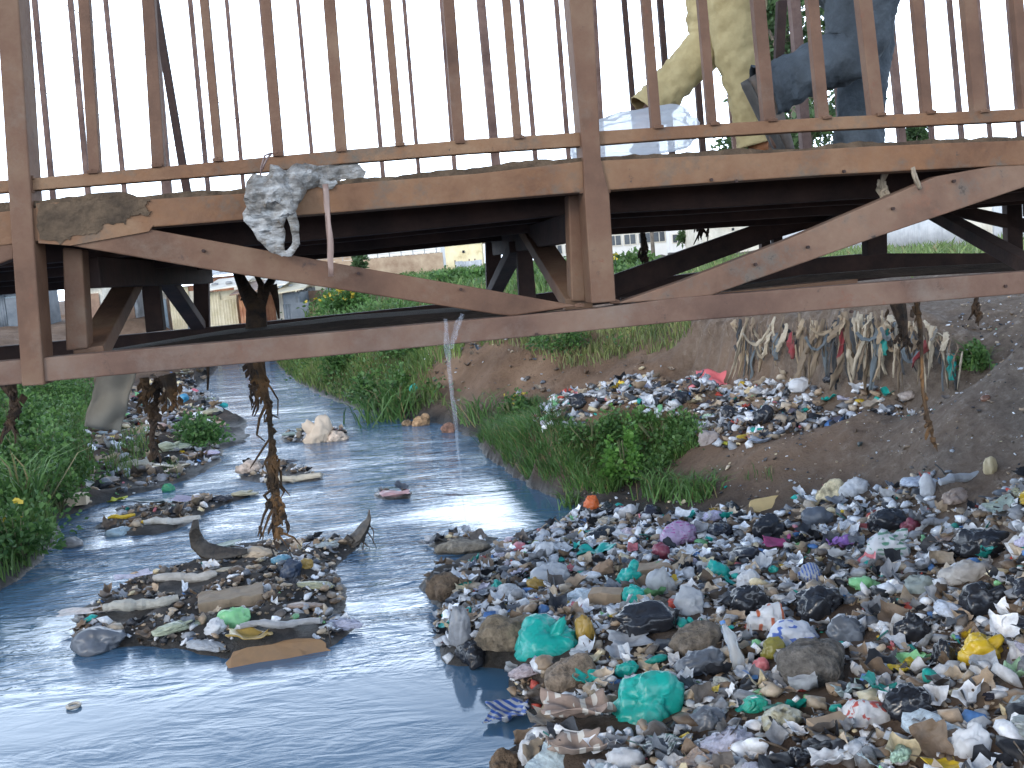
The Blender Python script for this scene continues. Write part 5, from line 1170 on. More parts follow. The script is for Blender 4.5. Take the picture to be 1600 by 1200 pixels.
hang([(12, 595), (20, 620), (24, 645), (6, 665)], .6, [26, 14, 7, 4], 'dark debris under the chord at the left border', 5, twigs=12, spread=18)
hang([(325, 570), (325, 590), (324, 610)], 1.6, [5, 5, 3], 'thin dark strip hanging over the far water', 6, twigs=0, scraps_=0)
hang([(1404, 470), (1410, 500), (1414, 530)], .7, [34, 26, 12], 'dark matted clump below the chord on the right', 7, twigs=8)
hang([(1432, 470), (1438, 510), (1440, 560), (1442, 610), (1450, 655), (1458, 686)], .3, [10, 12, 7, 7, 8, 4], 'long brown rope of debris hanging on the right', 8, mat=debris_l, twigs=7, spread=9)
hang([(1526, 462), (1526, 478), (1532, 492)], .5, [6, 8, 4], 'small black scrap below the chord near the right border', 9, twigs=2)
hang([(1003, 352), (1006, 380), (1004, 408)], 2.2, [8, 14, 6], 'black rag hanging in front of the white houses', 10, twigs=5)
hang([(1092, 340), (1096, 356)], 2.2, [20, 8], 'black clump under the far deck edge', 12, twigs=5)
hang([(1384, 268), (1378, 285), (1383, 310)], .1, [16, 10, 3], 'pale knotted scrap tied below the deck edge', 13, mat=fabric((.3, .24, .17)), twigs=2)
o = ribbon('cloth_scrap', [on(1424, 262, -.02), on(1428, 278, -.02), on(1436, 296, -.01)], [.012, .02, .006], fabric((.3, .24, .17)), seed=5); tag(o, 'thin beige scrap hanging right of the knotted one', 'cloth')
# cloths
o = ribbon('cloth_strip', [on(188, 555, .5), on(178, 600, .5), on(168, 640, .5), on(160, 670, .5)], [.11, .12, .115, .12], plastic((.2, .18, .145), .3, .8), seed=2, cup=.22, nz=.02, cols=13); tag(o, 'broad grey cloth hanging below the chord on the left', 'cloth')
rope = empty('rag', on(480, 270, 0), 'grey white wrinkled rag draped over the deck edge', 'rag')
ri = Matrix.Translation(-rope.location)
ragm = mat_noise('dirty_grey_hide', (.05, .042, .032), (.40, .40, .39), scale=11, c3=(.19, .18, .165), rough=.45, bump=.9, bscale=16, stretch=(1, 1, 2.6), thr=(.34, .64), dist=.02, spots=[(30, (.12, .09, .06), .52, .66)])
def loft(name, L, parent, seed=0, k=36, flat=.33):
    V = []; F = []; n0 = 0; sub = 6; Q = []
    for i in range(len(L) - 1):
        for s_ in range(sub):
            f = s_ / sub; f2 = f * f * (3 - 2 * f); a, b_ = L[i], L[i + 1]; Q.append(tuple(a[j] + (b_[j] - a[j]) * (f if j < 3 else f2) for j in range(4)))
    Q.append(L[-1]); C_ = [ri @ on(x, y, t) for x, y, t, w_ in Q]; m = mpp(on(*L[0][:3])); r = random.Random(seed)
    for i, c_ in enumerate(C_):
        ax = (C_[min(i + 1, len(C_) - 1)] - C_[max(i - 1, 0)]).normalized(); b_ = NV.copy(); b_ = (b_ - ax * b_.dot(ax)).normalized(); a = ax.cross(b_)
        R = Q[i][3] * m / 2
        for j in range(k):
            th = 6.2832 * j / k; p = c_ + a * math.cos(th) * R + b_ * math.sin(th) * R * flat
            q = p * 26 + Vector((seed * 3.1, 0, 0)); nz = mn.noise(q); n2 = mn.noise(p * 60); n3 = 1 - 2 * abs(mn.noise(p * 38 + Vector((5, 5, 5))))
            V.append(p + (a * math.cos(th) + b_ * math.sin(th)) * (nz * .34 + n2 * .10 + n3 * .10 - .06) * R)
    for i in range(len(C_) - 1):
        for j in range(k): F.append((i * k + j, i * k + (j + 1) % k, (i + 1) * k + (j + 1) % k, (i + 1) * k + j))
    F.append(tuple(range(k - 1, -1, -1))); F.append(tuple((len(C_) - 1) * k + j for j in range(k)))
    return mk(name, V, F, ragm, parent, smooth=False)
loft('draped_fold', [(570, 274, .03, 14), (556, 268, .03, 26), (530, 268, .03, 30), (500, 274, .01, 34), (472, 278, -.02, 44), (444, 290, -.05, 62), (420, 308, -.07, 74), (414, 335, -.06, 62), (420, 362, -.05, 46), (432, 386, -.05, 26), (444, 398, -.05, 9)], rope, 1)
loft('loose_end', [(455, 300, -.06, 30), (453, 330, -.06, 18), (460, 352, -.06, 14), (463, 380, -.06, 13), (452, 396, -.05, 10), (440, 396, -.05, 7)], rope, 2)
loft('loose_end', [(500, 284, -.01, 18), (516, 290, -.01, 14), (526, 284, .0, 6)], rope, 3)
film, nt, p_ = newmat('thin_film'); p_.inputs['Base Color'].default_value = (.55, .6, .68, 1); p_.inputs['Roughness'].default_value = .3
trn = nt.nodes.new('ShaderNodeBsdfTransparent'); ms = nt.nodes.new('ShaderNodeMixShader'); nzn = nt.nodes.new('ShaderNodeTexNoise'); nzn.inputs['Scale'].default_value = 12; nzn.inputs['Detail'].default_value = 6
mr = nt.nodes.new('ShaderNodeMapRange'); mr.inputs[1].default_value = .3; mr.inputs[2].default_value = .75; mr.inputs[3].default_value = .0; mr.inputs[4].default_value = .22
nt.links.new(nzn.outputs['Fac'], mr.inputs[0]); nt.links.new(mr.outputs[0], ms.inputs[0]); nt.links.new(trn.outputs[0], ms.inputs[1]); nt.links.new(p_.outputs[0], ms.inputs[2]); nt.links.new(ms.outputs[0], nt.nodes['Material Output'].inputs['Surface'])
o = ribbon('plastic_strip', [on(507, 288, -.08), on(512, 330, -.08), on(515, 380, -.08), on(517, 432, -.08)], [.013, .016, .016, .014], plastic((.24, .16, .13), .3), seed=3, cup=.2, nz=.05); tag(o, 'narrow pinkish strip hanging straight down from the rag', 'strip')
o = tubes('string', [([on(425, 239, -.02), on(414, 243, -.03), on(408, 262, -.03), on(407, 280, -.02), on(411, 286, -.02)], [.003] * 5), ([on(425, 239, -.02), on(417, 248, -.04), on(409, 266, -.04)], [.003] * 3)], plastic((.2, .13, .12), .3), k=5); tag(o, 'thin string looped round the mid rail above the rag', 'string')
o = ribbon('film_strip', [on(696, 498, -.03), on(698, 540, -.03), on(704, 590, -.03), on(711, 650, -.03), on(716, 700, -.03), on(722, 760, -.03), on(729, 832, -.03)], [.010, .018, .012, .016, .008, .007, .004], film, seed=8, thick=.001, nz=.3); tag(o, 'sheer white plastic film trailing from the chord over the river', 'film strip')
o = ribbon('film_strip', [on(722, 490, -.02), on(712, 515, -.03), on(704, 545, -.04)], [.012, .02, .012], film, seed=9, thick=.001, nz=.3); tag(o, 'short side piece of sheer film at the chord', 'film strip')
# plastic bundle on the deck behind the rail
bag = empty('plastic_bundle', on(990, 262, .45), 'big bundle of clear plastic sheeting lying on the deck behind the rail', 'plastic bundle')
m = mpp(bag.location)
V, F = crumple(911, 5, 12, .25, 0, .9, .12, .75)
bagm, nt, p_ = newmat('clear_sheeting'); p_.inputs['Base Color'].default_value = (.8, .83, .88, 1); p_.inputs['Roughness'].default_value = .18; p_.inputs['Specular IOR Level'].default_value = .8
tl = nt.nodes.new('ShaderNodeBsdfTranslucent'); tl.inputs[0].default_value = (.92, .94, .97, 1); ms = nt.nodes.new('ShaderNodeMixShader'); ms.inputs[0].default_value = .78
nb = nt.nodes.new('ShaderNodeTexNoise'); nb.inputs['Scale'].default_value = 9; nb.inputs['Detail'].default_value = 6; nb.inputs['Distortion'].default_value = 2.5
bb = nt.nodes.new('ShaderNodeBump'); bb.inputs['Strength'].default_value = .7; bb.inputs['Distance'].default_value = .04; nt.links.new(nb.outputs['Fac'], bb.inputs['Height']); nt.links.new(bb.outputs['Normal'], p_.inputs['Normal'])
nt.links.new(p_.outputs[0], ms.inputs[1]); nt.links.new(tl.outputs[0], ms.inputs[2]); m2 = nt.nodes.new('ShaderNodeMixShader'); m2.inputs[0].default_value = .38; t2 = nt.nodes.new('ShaderNodeBsdfTransparent'); nt.links.new(ms.outputs[0], m2.inputs[1]); nt.links.new(t2.outputs[0], m2.inputs[2]); nt.links.new(m2.outputs[0], nt.nodes['Material Output'].inputs['Surface'])
V = np.sign(V) * np.abs(V) ** .72; V /= np.abs(V).max(0); V = V @ np.array([[1, 0, .07], [0, 1, 0], [0, 0, 1]])
mk('sheeting', V * [106 * m, 50 * m, 44 * m] + [0, 0, 44 * m], F, bagm, bag, smooth=True)

# ---------------------------------------------------------------- people walking on the bridge
skin_m = mat_noise('brown_skin', (.09, .045, .028), (.13, .07, .045), scale=8, rough=.6, bump=.1)
def skin(name, J, E, mat, parent, root=None, sub=2, smooth=True):
    names = list(J); me = bpy.data.meshes.new(name); inv = parent.matrix_world.inverted() if parent else Matrix()
    me.from_pydata([inv @ Vector(J[n][0]) for n in names], [(names.index(a), names.index(b_)) for a, b_ in E], []); me.materials.append(mat)
    o = bpy.data.objects.new(name, me); COL.objects.link(o); o.parent = parent
    s_ = o.modifiers.new('skin', 'SKIN'); s_.use_smooth_shade = True
    for i, n in enumerate(names):
        r_ = J[n][1]; me.skin_vertices[0].data[i].radius = r_ if isinstance(r_, tuple) else (r_, r_)
        me.skin_vertices[0].data[i].use_root = (n == (root or names[0]))
    u = o.modifiers.new('sub', 'SUBSURF'); u.levels = u.render_levels = sub
    return o
def lerp(a, b_, f): return a + (b_ - a) * f
mat_sole = mat_noise('shoe_sole', (.03, .03, .03), (.1, .09, .08), rough=.8)
mat_acc = mat_noise('orange_shoe_panel', (.25, .08, .03), (.38, .15, .06), rough=.8)
def person(label, hip_px, legs, t, trouser, shirt, shoe_c, loose, hx=0.0, wrinkle=None):
    """legs: list of (knee_px, ankle_px, toe_px, heel_px, t offset)"""
    hipc = on(*hip_px, t); e = empty('person', Vector((hipc.x, hipc.y, on(hip_px[0], 262, t).z)), label, 'person'); bpy.context.view_layer.update()
    X = U; Z = Vector((0, 0, 1)); Yv = NV
    chest = hipc + Z * .36 + X * .03; neck = hipc + Z * .55 + X * .04; head = neck + Z * .13 + X * .03; top = head + Z * .1
    J = {'hip': (hipc, .11), 'chest': (chest, (.13, .11)), 'neck': (neck, .05), 'head': (head, (.075, .085)), 'crown': (top, .07), 'nose': (head + X * .085 - Z * .01, .018), 'chin': (head + X * .05 - Z * .07, .035)}
    E = [('hip', 'chest'), ('chest', 'neck'), ('neck', 'head'), ('head', 'crown'), ('head', 'nose'), ('head', 'chin')]
    for sd_, sg in (('l', 1), ('r', -1)):
        sh = chest + Z * .12 + Yv * .17 * sg; el = sh - Z * .27 + X * (.1 * sg); wr = el - Z * .2 + X * (.14 * sg + .05); pm = wr - Z * .05 + X * .04
        J.update({'sh' + sd_: (sh, .055), 'el' + sd_: (el, .042), 'wr' + sd_: (wr, .028), 'pm' + sd_: (pm, (.035, .02)), 'ear' + sd_: (head + Yv * .08 * sg, .02)})
        E += [('chest', 'sh' + sd_), ('sh' + sd_, 'el' + sd_), ('el' + sd_, 'wr' + sd_), ('wr' + sd_, 'pm' + sd_), ('head', 'ear' + sd_)]
        for f in range(4):
            b0 = pm - Z * .04 + X * (.026 - .017 * f); L_ = (.05, .06, .055, .042)[f]
            J[f'f{f}a{sd_}'] = (b0, .009); J[f'f{f}b{sd_}'] = (b0 - Z * L_ * .6 + Yv * -.01 * sg, .008); J[f'f{f}c{sd_}'] = (b0 - Z * L_ + Yv * -.025 * sg, .007)
            E += [('pm' + sd_, f'f{f}a{sd_}'), (f'f{f}a{sd_}', f'f{f}b{sd_}'), (f'f{f}b{sd_}', f'f{f}c{sd_}')]
        J['t0' + sd_] = (pm + X * .045 - Z * .01, .01); J['t1' + sd_] = (pm + X * .06 - Z * .045, .008); E += [('pm' + sd_, 't0' + sd_), ('t0' + sd_, 't1' + sd_)]
    TJ = {'waist': (hipc + Z * .1, (.15, .13)), 'hip': (hipc, (.15, .135))}; TE = [('waist', 'hip')]
    shoes = []
    for i, (kn, an, toe, heel, dt) in enumerate(legs):
        K = on(*kn, t + dt); A = on(*an, t + dt); hj = hipc + Yv * (dt * .9) - Z * .05; q = str(i)
        J.update({'h' + q: (hj, .09), 'k' + q: (K, .055), 'a' + q: (A, .036)}); E += [('hip', 'h' + q), ('h' + q, 'k' + q), ('k' + q, 'a' + q)]
        T_ = on(*toe, t + dt); Hh = on(*heel, t + dt)
        J['toe' + q] = (lerp(Hh, T_, .8) + (A - Hh) * .25, .03); E.append(('a' + q, 'toe' + q))
        lo = loose
        TJ.update({'h' + q: (hj, lo * 1.25), 'th' + q: (lerp(hj, K, .55), lo * 1.12), 'k' + q: (K, lo), 's1' + q: (lerp(K, A, .35), lo * .93), 's2' + q: (lerp(K, A, .7), lo * .9), 's3' + q: (lerp(K, A, 1.0), lo * .93)})
        TE += [('hip', 'h' + q), ('h' + q, 'th' + q), ('th' + q, 'k' + q), ('k' + q, 's1' + q), ('s1' + q, 's2' + q), ('s2' + q, 's3' + q)]
        shoes.append((T_, Hh, A, q))
    skin('body', J, E, skin_m, e, 'hip')
    inv = e.matrix_world.inverted(); V = []; F = []
    def cloth(P, R, seed, k=40, seg=14, hem=True):
        Q = [P[0]] + P + [P[-1] + (P[-1] - P[-2])]; RR = [R[0]] + R + [R[-1]]; C_ = []
        for i in range(1, len(Q) - 2):
            for s_ in range(seg):
                f = s_ / seg; g = lambda A, B_, C2, D2: .5 * ((2 * B_) + (C2 - A) * f + (2 * A - 5 * B_ + 4 * C2 - D2) * f * f + (3 * B_ - A - 3 * C2 + D2) * f ** 3)
                C_.append((g(Q[i - 1], Q[i], Q[i + 1], Q[i + 2]), g(RR[i - 1], RR[i], RR[i + 1], RR[i + 2])))
        C_.append((P[-1], R[-1])); n0 = len(V); prev = NV.copy(); n = len(C_)
        for i, (c_, R_) in enumerate(C_):
            ax = (C_[min(i + 1, n - 1)][0] - C_[max(i - 1, 0)][0]).normalized(); b_ = (NV - ax * NV.dot(ax)).normalized(); a = ax.cross(b_)
            for j in range(k):
                th = 6.2832 * j / k; p = c_ + (a * math.cos(th) + b_ * math.sin(th) * .9) * R_
                w_ = mn.noise(Vector((math.cos(th) * 1.6 + seed, math.sin(th) * 1.6, i * .26 + math.sin(th * 2 + seed) * .8))); w2_ = 1 - 2.2 * abs(mn.noise(Vector((math.cos(th) * 2.4, math.sin(th) * 2.4 + seed, i * .16 + math.cos(th + seed) * 1.6))))
                V.append(inv @ (p + (a * math.cos(th) + b_ * math.sin(th)) * R_ * (.12 * w_ + .09 * w2_ - .04)))
        for i in range(n - 1):
            for j in range(k): F.append((n0 + i * k + j, n0 + i * k + (j + 1) % k, n0 + (i + 1) * k + (j + 1) % k, n0 + (i + 1) * k + j))
    for q in '01':
        P_ = [hipc + Z * .12 + (TJ['h' + q][0] - hipc) * .4] + [TJ[n_ + q][0] for n_ in ('h', 'th', 'k', 's1', 's2', 's3')]
        R_ = [.15] + [loose * f for f in (1.5, 1.2, .98, .85, .82, .92)]
        cloth(P_, R_, float(q) * 7 + hip_px[0] * .01)
    o = mk('trousers', V, F, trouser, e, smooth=True); sm = o.modifiers.new('thick', 'SOLIDIFY'); sm.thickness = .004; sm.offset = -1
    for T_, Hh, A, q in shoes:
        f = (T_ - Hh).normalized(); up_ = (A - Hh); up_ = (up_ - f * up_.dot(f)).normalized(); L_ = (T_ - Hh).length
        sec = [(.0, .024, .03, .04), (.06, .036, .045, .05), (.25, .038, .056, .06), (.45, .042, .044, .05), (.7, .05, .034, .042), (.9, .044, .026, .036), (1.0, .02, .014, .03)]
        def body_(secs, off=0, flat=None):
            v = []; k = 20; sd_ = f.cross(up_)
            for (ff, w_, h_, c_) in secs:
                for j in range(k):
                    th = 6.2832 * j / k; v.append(inv @ (Hh + f * L_ * ff + sd_ * math.cos(th) * w_ + up_ * ((c_ + off) + math.sin(th) * (flat or h_))))
            fc = [(i * k + j, i * k + (j + 1) % k, (i + 1) * k + (j + 1) % k, (i + 1) * k + j) for i in range(len(secs) - 1) for j in range(k)] + [tuple(range(k - 1, -1, -1)), tuple((len(secs) - 1) * k + j for j in range(k))]
            return v, fc
        v, fc = body_(sec); so = mk('shoe', v, fc, shoe_c, e, smooth=True)
        v, fc = body_([(a_, w_ + .006, h_, 0.008) for a_, w_, h_, c_ in sec], 0, .012); mk('sole', v, fc, mat_sole, so, smooth=True)
        base = Hh + f * L_ * .22 + up_ * .07; v, fc = tube_mesh([base, base + (A - base) * .5, A + (A - base) * .05], [.046, .044, .046], 14); mk('collar', [inv @ x for x in v], fc, mat_acc, so, smooth=True)
    SJ = {'w': (hipc + Z * .06, (.155, .135)), 'c': (chest, (.165, .135)), 'n': (neck - Z * .05, (.08, .07))}; SE = [('w', 'c'), ('c', 'n')]
    for sd_ in 'lr': SJ['s' + sd_] = (J['sh' + sd_][0], .075); SJ['e' + sd_] = (lerp(J['sh' + sd_][0], J['el' + sd_][0], .8), .07); SE += [('c', 's' + sd_), ('s' + sd_, 'e' + sd_)]
    skin('shirt', SJ, SE, shirt, e, 'c')
    skin('hair', {'a': (head + Z * .055 - X * .02, (.085, .09)), 'b': (top + Z * .005 - X * .01, .075)}, [('a', 'b')], mat_noise('short_hair', (.01, .009, .008), (.02, .018, .016), rough=.9), e, 'a', 2)
    return e
khaki = mat_noise('khaki_cotton', (.34, .27, .13), (.46, .38, .2), scale=7, rough=.9, bump=.4, bscale=25)
denim = mat_noise('blue_grey_denim', (.035, .045, .055), (.085, .105, .125), scale=6, rough=.9, bump=.4, bscale=60)
shoe_b = mat_noise('worn_brown_shoe', (.06, .05, .045), (.22, .13, .08), scale=7, rough=.75, bump=.3, c3=(.12, .1, .085))
shirt1 = mat_noise('plain_grey_shirt', (.25, .25, .26), (.33, .33, .34), rough=.9); shirt2 = mat_noise('plain_dark_shirt', (.05, .06, .09), (.08, .09, .13), rough=.9)
person('person in loose khaki trousers striding on the bridge behind the railing', (1138, -92), [((1108, 66), (1010, 176), (1025, 262), (985, 235), .1), ((1152, 75), (1185, 225), (1250, 264), (1168, 262), -.08)], 1.45, khaki, shirt1, shoe_b, .098)
person('person in blue grey jeans stepping off the rear foot on the bridge', (1345, -92), [((1330, 78), (1192, 146), (1225, 255), (1160, 128), -.12), ((1352, 70), (1340, 236), (1412, 262), (1322, 262), .08)], 1.1, denim, shirt2, shoe_b, .112)
# ---------------------------------------------------------------- background
def walls(name, x0, x1, y_top, Y, depth, mat, parent, z0=None, yaw=0):
    """box from photo columns x0..x1 at distance Y, top at photo row y_top"""
    a = at_y(x0, y_top, Y); b_ = at_y(x1, y_top, Y); z1 = (a.z + b_.z) / 2; zb = z0 if z0 is not None else float(min(ground(a.x, Y), ground(b_.x, Y))) - .3
    c_ = Vector(((a.x + b_.x) / 2, Y, zb)); w_ = abs(b_.x - a.x)
    V = [(-w_ / 2, 0, 0), (w_ / 2, 0, 0), (w_ / 2, depth, 0), (-w_ / 2, depth, 0)]; V = V + [(x, y, z1 - zb) for x, y, _ in V]
    F = [(0, 1, 5, 4), (1, 2, 6, 5), (2, 3, 7, 6), (3, 0, 4, 7), (4, 5, 6, 7)]
    return c_, w_, z1 - zb, V, F
def boxm(name, x0, x1, y0, y1, z0, z1, mat, parent, bev=0):
    V = [(x, y, z) for z in (z0, z1) for x, y in ((x0, y0), (x1, y0), (x1, y1), (x0, y1))]
    o = mk(name, V, [(3, 2, 1, 0), (4, 5, 6, 7), (0, 1, 5, 4), (1, 2, 6, 5), (2, 3, 7, 6), (3, 0, 4, 7)], mat, parent)
    if bev: bevel(o, bev)
    return o
def corr(name, x0, x1, z0, z1, y, mat, parent, pitch=.09, amp=.022, slope=0, axis='x'):
    n = max(4, int((x1 - x0) / pitch * 4)); xs = np.linspace(x0, x1, n + 1); V = []
    for i, x in enumerate(xs):
        o_ = amp * math.sin(i * math.pi / 2)
        V += [(x, y + o_, z0), (x, y + o_ + slope, z1)]
    F = [(2 * i, 2 * i + 2, 2 * i + 3, 2 * i + 1) for i in range(n)]
    o = mk(name, V, F, mat, parent, smooth=True); s_ = o.modifiers.new('thick', 'SOLIDIFY'); s_.thickness = .006; return o
tin = {k: mat_noise('tin_' + k, c1, c2, scale=1.6, rough=.6, bump=.2, bscale=8, detail=8) for k, c1, c2 in [('silver', (.42, .44, .46), (.62, .63, .64)), ('rust', (.22, .07, .03), (.4, .2, .1)), ('grey', (.2, .2, .2), (.4, .4, .4)),
       ('blue', (.18, .25, .3), (.35, .42, .45)), ('slate', (.07, .09, .11), (.16, .18, .2)), ('cream', (.42, .36, .22), (.62, .55, .4)), ('brown', (.12, .06, .04), (.3, .19, .12)), ('warm', (.55, .5, .4), (.75, .7, .6))]}
glass = mat_noise('dark_window', (.03, .035, .04), (.06, .07, .08), rough=.2, bump=0)
def house(label, x0, x1, ytop, Y, depth, wm_, roofm, wins=3, floors=1, win_w=.9, win_h=1.0, cat='house', name='house', roofh=.5, winm=None):
    c_, w_, h_, V, F = walls('w', x0, x1, ytop, Y, depth, wm_, None)
    e = empty(name, c_, label, cat); mk('wall', V, F, wm_, e)
    ov = .25; V = [(-w_ / 2 - ov, -ov, h_), (w_ / 2 + ov, -ov, h_), (w_ / 2 + ov, depth + ov, h_), (-w_ / 2 - ov, depth + ov, h_), (-w_ / 2 - ov, depth / 2, h_ + roofh), (w_ / 2 + ov, depth / 2, h_ + roofh)]
    V += [(x, y, z + .06) for x, y, z in V]
    o = mk('roof', V, [(0, 1, 5, 4), (2, 3, 4, 5), (6, 10, 11, 7), (8, 11, 10, 9), (0, 6, 7, 1), (2, 8, 9, 3), (0, 4, 10, 6), (3, 9, 10, 4), (1, 7, 11, 5), (5, 11, 8, 2)], roofm, e)
    for fl in range(floors):
        for k in range(wins):
            x = -w_ / 2 + w_ * (k + .5) / wins; z = h_ - (fl + 1) * (2.6) + 1.0 if floors > 1 else h_ - win_h - .5
            fr = boxm('window', x - win_w / 2, x + win_w / 2, -.06, -.003, z, z + win_h, winm or tin['warm'], e)
            boxm('pane', x - win_w / 2 + .08, x - .03, -.075, -.061, z + .08, z + win_h - .08, glass, fr); boxm('pane', x + .03, x + win_w / 2 - .08, -.075, -.061, z + .08, z + win_h - .08, glass, fr)
    return e
pale_w = mat_noise('sunlit_white_plaster', (.72, .7, .66), (.85, .84, .8), scale=.8, rough=.9, bump=.05, stretch=(1, 1, .3))  # sunlight on the distant houses is put into lighter wall colours
yellow_w = mat_noise('weathered_cream_plaster', (.5, .38, .18), (.85, .76, .5), scale=1.1, rough=.9, bump=.1, c3=(.78, .66, .4), thr=(.3, .6))
mudw = mat_noise('mud_brick_wall', (.3, .2, .13), (.5, .38, .26), scale=1.2, rough=.95, bump=.2)
house('weathered pale yellow house wall at centre behind the river bank', 694, 752, 380, 62, 7, yellow_w, tin['warm'], 1, win_w=.01, win_h=.01, roofh=.1)
house('long white building with a row of windows, left of the pale yellow house', 572, 688, 387, 78, 8, pale_w, tin['warm'], 6, roofh=.6)
house('low white house with windows right of the central bridge post', 948, 1040, 352, 70, 7, pale_w, tin['silver'], 4, roofh=.7, win_h=.8)
house('second white house, smaller and behind the first at its right', 1044, 1096, 354, 84, 7, pale_w, tin['grey'], 2, roofh=.7, win_h=.8)
house('distant white block seen between the two centre bridge posts', 838, 900, 372, 80, 7, pale_w, tin['silver'], 3, roofh=.4, win_h=.8)
house('low tan building far behind the shacks at left', 470, 560, 400, 90, 8, mudw, tin['warm'], 3, roofh=.5)
# tan boundary wall with posts
c_, w_, h_, V, F = walls('w', 470, 692, 404, 58, .25, mudw, None)
e = empty('boundary_wall', c_, 'tan boundary wall with thin wire posts in front of the white building', 'wall'); mk('wall', V, F, mudw, e)
for k in range(12):
    x = -w_ / 2 + w_ * (k + .5) / 12; v, f = tube_mesh([(x, .1, h_ - .05), (x, .1, h_ + .45), (x + .12, .05, h_ + .65)], [.03, .03, .02], 5); mk('wire_post', v, f, tin['grey'], e)
for zz_ in (.2, .38): v, f = tube_mesh([(-w_ / 2, .1, h_ + zz_), (0, .1, h_ + zz_ - .03), (w_ / 2, .1, h_ + zz_)], [.012] * 3, 4); mk('wire', v, f, tin['grey'], e)
# corrugated fences
def tin_fence(label, x0, x1, ytop, Y0, Y1, n, mats, seed, hjit=.12, shade=None):
    r = random.Random(seed); A = at_y(x0, ytop[0], Y0); B_ = at_y(x1, ytop[1], Y1)
    d_ = Vector((B_.x - A.x, B_.y - A.y, 0)); L_ = d_.length; e = empty('corrugated_fence', (A.x, A.y, 0), label, 'fence'); e.rotation_euler = (0, 0, math.atan2(d_.y, d_.x))
    for k in range(n):
        s0, s1 = L_ * k / n, L_ * (k + 1) / n; p = Vector((A.x, A.y, 0)) + d_ * ((k + .5) / n); zt = A.z + (B_.z - A.z) * (k + .5) / n + r.uniform(-hjit, hjit)
        corr('sheet', s0 - .03, s1 + .03, float(ground(p.x, p.y)) - .1, zt, .012 * (k % 2), r.choice(mats), e, pitch=.16, amp=.03)
        v, f = tube_mesh([(s0, .1, float(ground(p.x, p.y)) - .1), (s0 + r.uniform(-.05, .05), .1, zt + r.uniform(.0, .2))], [.045, .04], 5); mk('fence_post', v, f, tin['brown'], e)
    return e
tin_fence('long silver corrugated fence behind the right side of the bridge', 1190, 1700, (338, 296), 58, 32, 16, [tin['silver'], tin['silver'], tin['warm'], tin['silver']], 1)
tin_fence('short white slatted fence at the foot of the pale yellow house', 712, 752, (409, 406), 60, 60, 4, [tin['silver']], 2, .02)
tin_fence('grey plank fence right of the scrap shacks', 486, 545, (447, 442), 46, 47, 5, [tin['grey'], tin['warm']], 3)
sh = house('corrugated shed with a flat roof left of the silver fence', 1096, 1192, 345, 62, 6, tin['warm'], tin['brown'], 1, win_w=.01, win_h=.01, cat='shed', name='shed', roofh=.15)
# shacks
def shack(label, x0, x1, ytop, Y, mats, seed, roofm):
    r = random.Random(seed); c_, w_, h_, V, F = walls('w', x0, x1, ytop, Y, 2.5, None, None); e = empty('shack', c_, label, 'shack')
    mk('wall', [(x * .97, y + .06, z * .98) for x, y, z in V], F, mats[0], e)
    k = 0; x = -w_ / 2
    while x < w_ / 2 - .1:
        x2 = min(x + r.uniform(.45, .95), w_ / 2); z1 = h_ * r.uniform(.75, 1.02); corr('wall_sheet', x, x2, 0, z1, r.uniform(-.04, .02), r.choice(mats), e, .11, .02, slope=r.uniform(-.03, .03)); x = x2
    dx = r.uniform(-w_ * .25, w_ * .15); d_ = boxm('door', dx, dx + .7, -.11, -.07, .02, min(1.7, h_ * .85), r.choice([tin['blue'], tin['rust'], tin['slate'], tin['brown']]), e)
    V = [(-w_ / 2 - .25, -.4, h_ - .05), (w_ / 2 + .25, -.4, h_ + .05), (w_ / 2 + .25, 2.9, h_ + .45), (-w_ / 2 - .25, 2.9, h_ + .4)]; V += [(a, b_, c2 + .05) for a, b_, c2 in V]
    mk('roof', V, [(3, 2, 1, 0), (4, 5, 6, 7), (0, 1, 5, 4), (1, 2, 6, 5), (2, 3, 7, 6), (3, 0, 4, 7)], roofm, e)
    for q in range(3):
        V, F = crumple(700 + seed * 3 + q, 2, 5, .5, 0, .6); xx = r.uniform(-w_ * .4, w_ * .4); o = mk('roof_weight', V * .18 + [xx, r.uniform(.2, 2), h_ + .22], F, tin['grey'], e)
shack('cream walled shack with a pale blue patch, left of the forked branch', 322, 368, 452, 42, [tin['cream'], tin['cream'], tin['blue']], 1, tin['warm'])
shack('rust red shack directly behind the forked branch', 372, 402, 458, 41, [tin['rust'], tin['brown'], tin['warm']], 2, tin['brown'])
shack('brown shack with a pale door right of the forked branch', 405, 440, 449, 42, [tin['brown'], tin['warm'], tin['rust']], 3, tin['warm'])
shack('dark slate grey shack in the middle of the scrap shacks', 440, 468, 456, 41, [tin['slate'], tin['slate'], tin['blue']], 4, tin['cream'])
shack('beige and rust shack at the right of the row', 468, 492, 447, 43, [tin['cream'], tin['rust'], tin['grey']], 5, tin['cream'])
shack('white roofed shack seen left of the far truss post', 262, 306, 445, 44, [tin['rust'], tin['cream'], tin['warm']], 6, tin['silver'])
shack('ochre shack between the two dark frame posts at left', 215, 258, 452, 45, [tin['warm'], tin['rust'], tin['cream']], 7, tin['warm'])
shack('grey shack seen behind the slanting brace at left', 160, 212, 452, 44, [tin['grey'], tin['warm'], tin['cream']], 8, tin['silver'])
shack('pale shack beside the brown inner post at far left', 112, 158, 448, 42, [tin['warm'], tin['grey']], 9, tin['silver'])
shack('shack seen through the panel left of the first post', -20, 50, 455, 44, [tin['slate'], tin['blue'], tin['grey']], 12, tin['grey'])
shack('upper shack with a white roof behind the cream one', 320, 372, 430, 54, [tin['rust'], tin['warm'], tin['cream']], 10, tin['silver'])
shack('upper shack with an ochre roof behind the brown one', 392, 462, 436, 56, [tin['cream'], tin['warm'], tin['rust']], 11, tin['cream'])
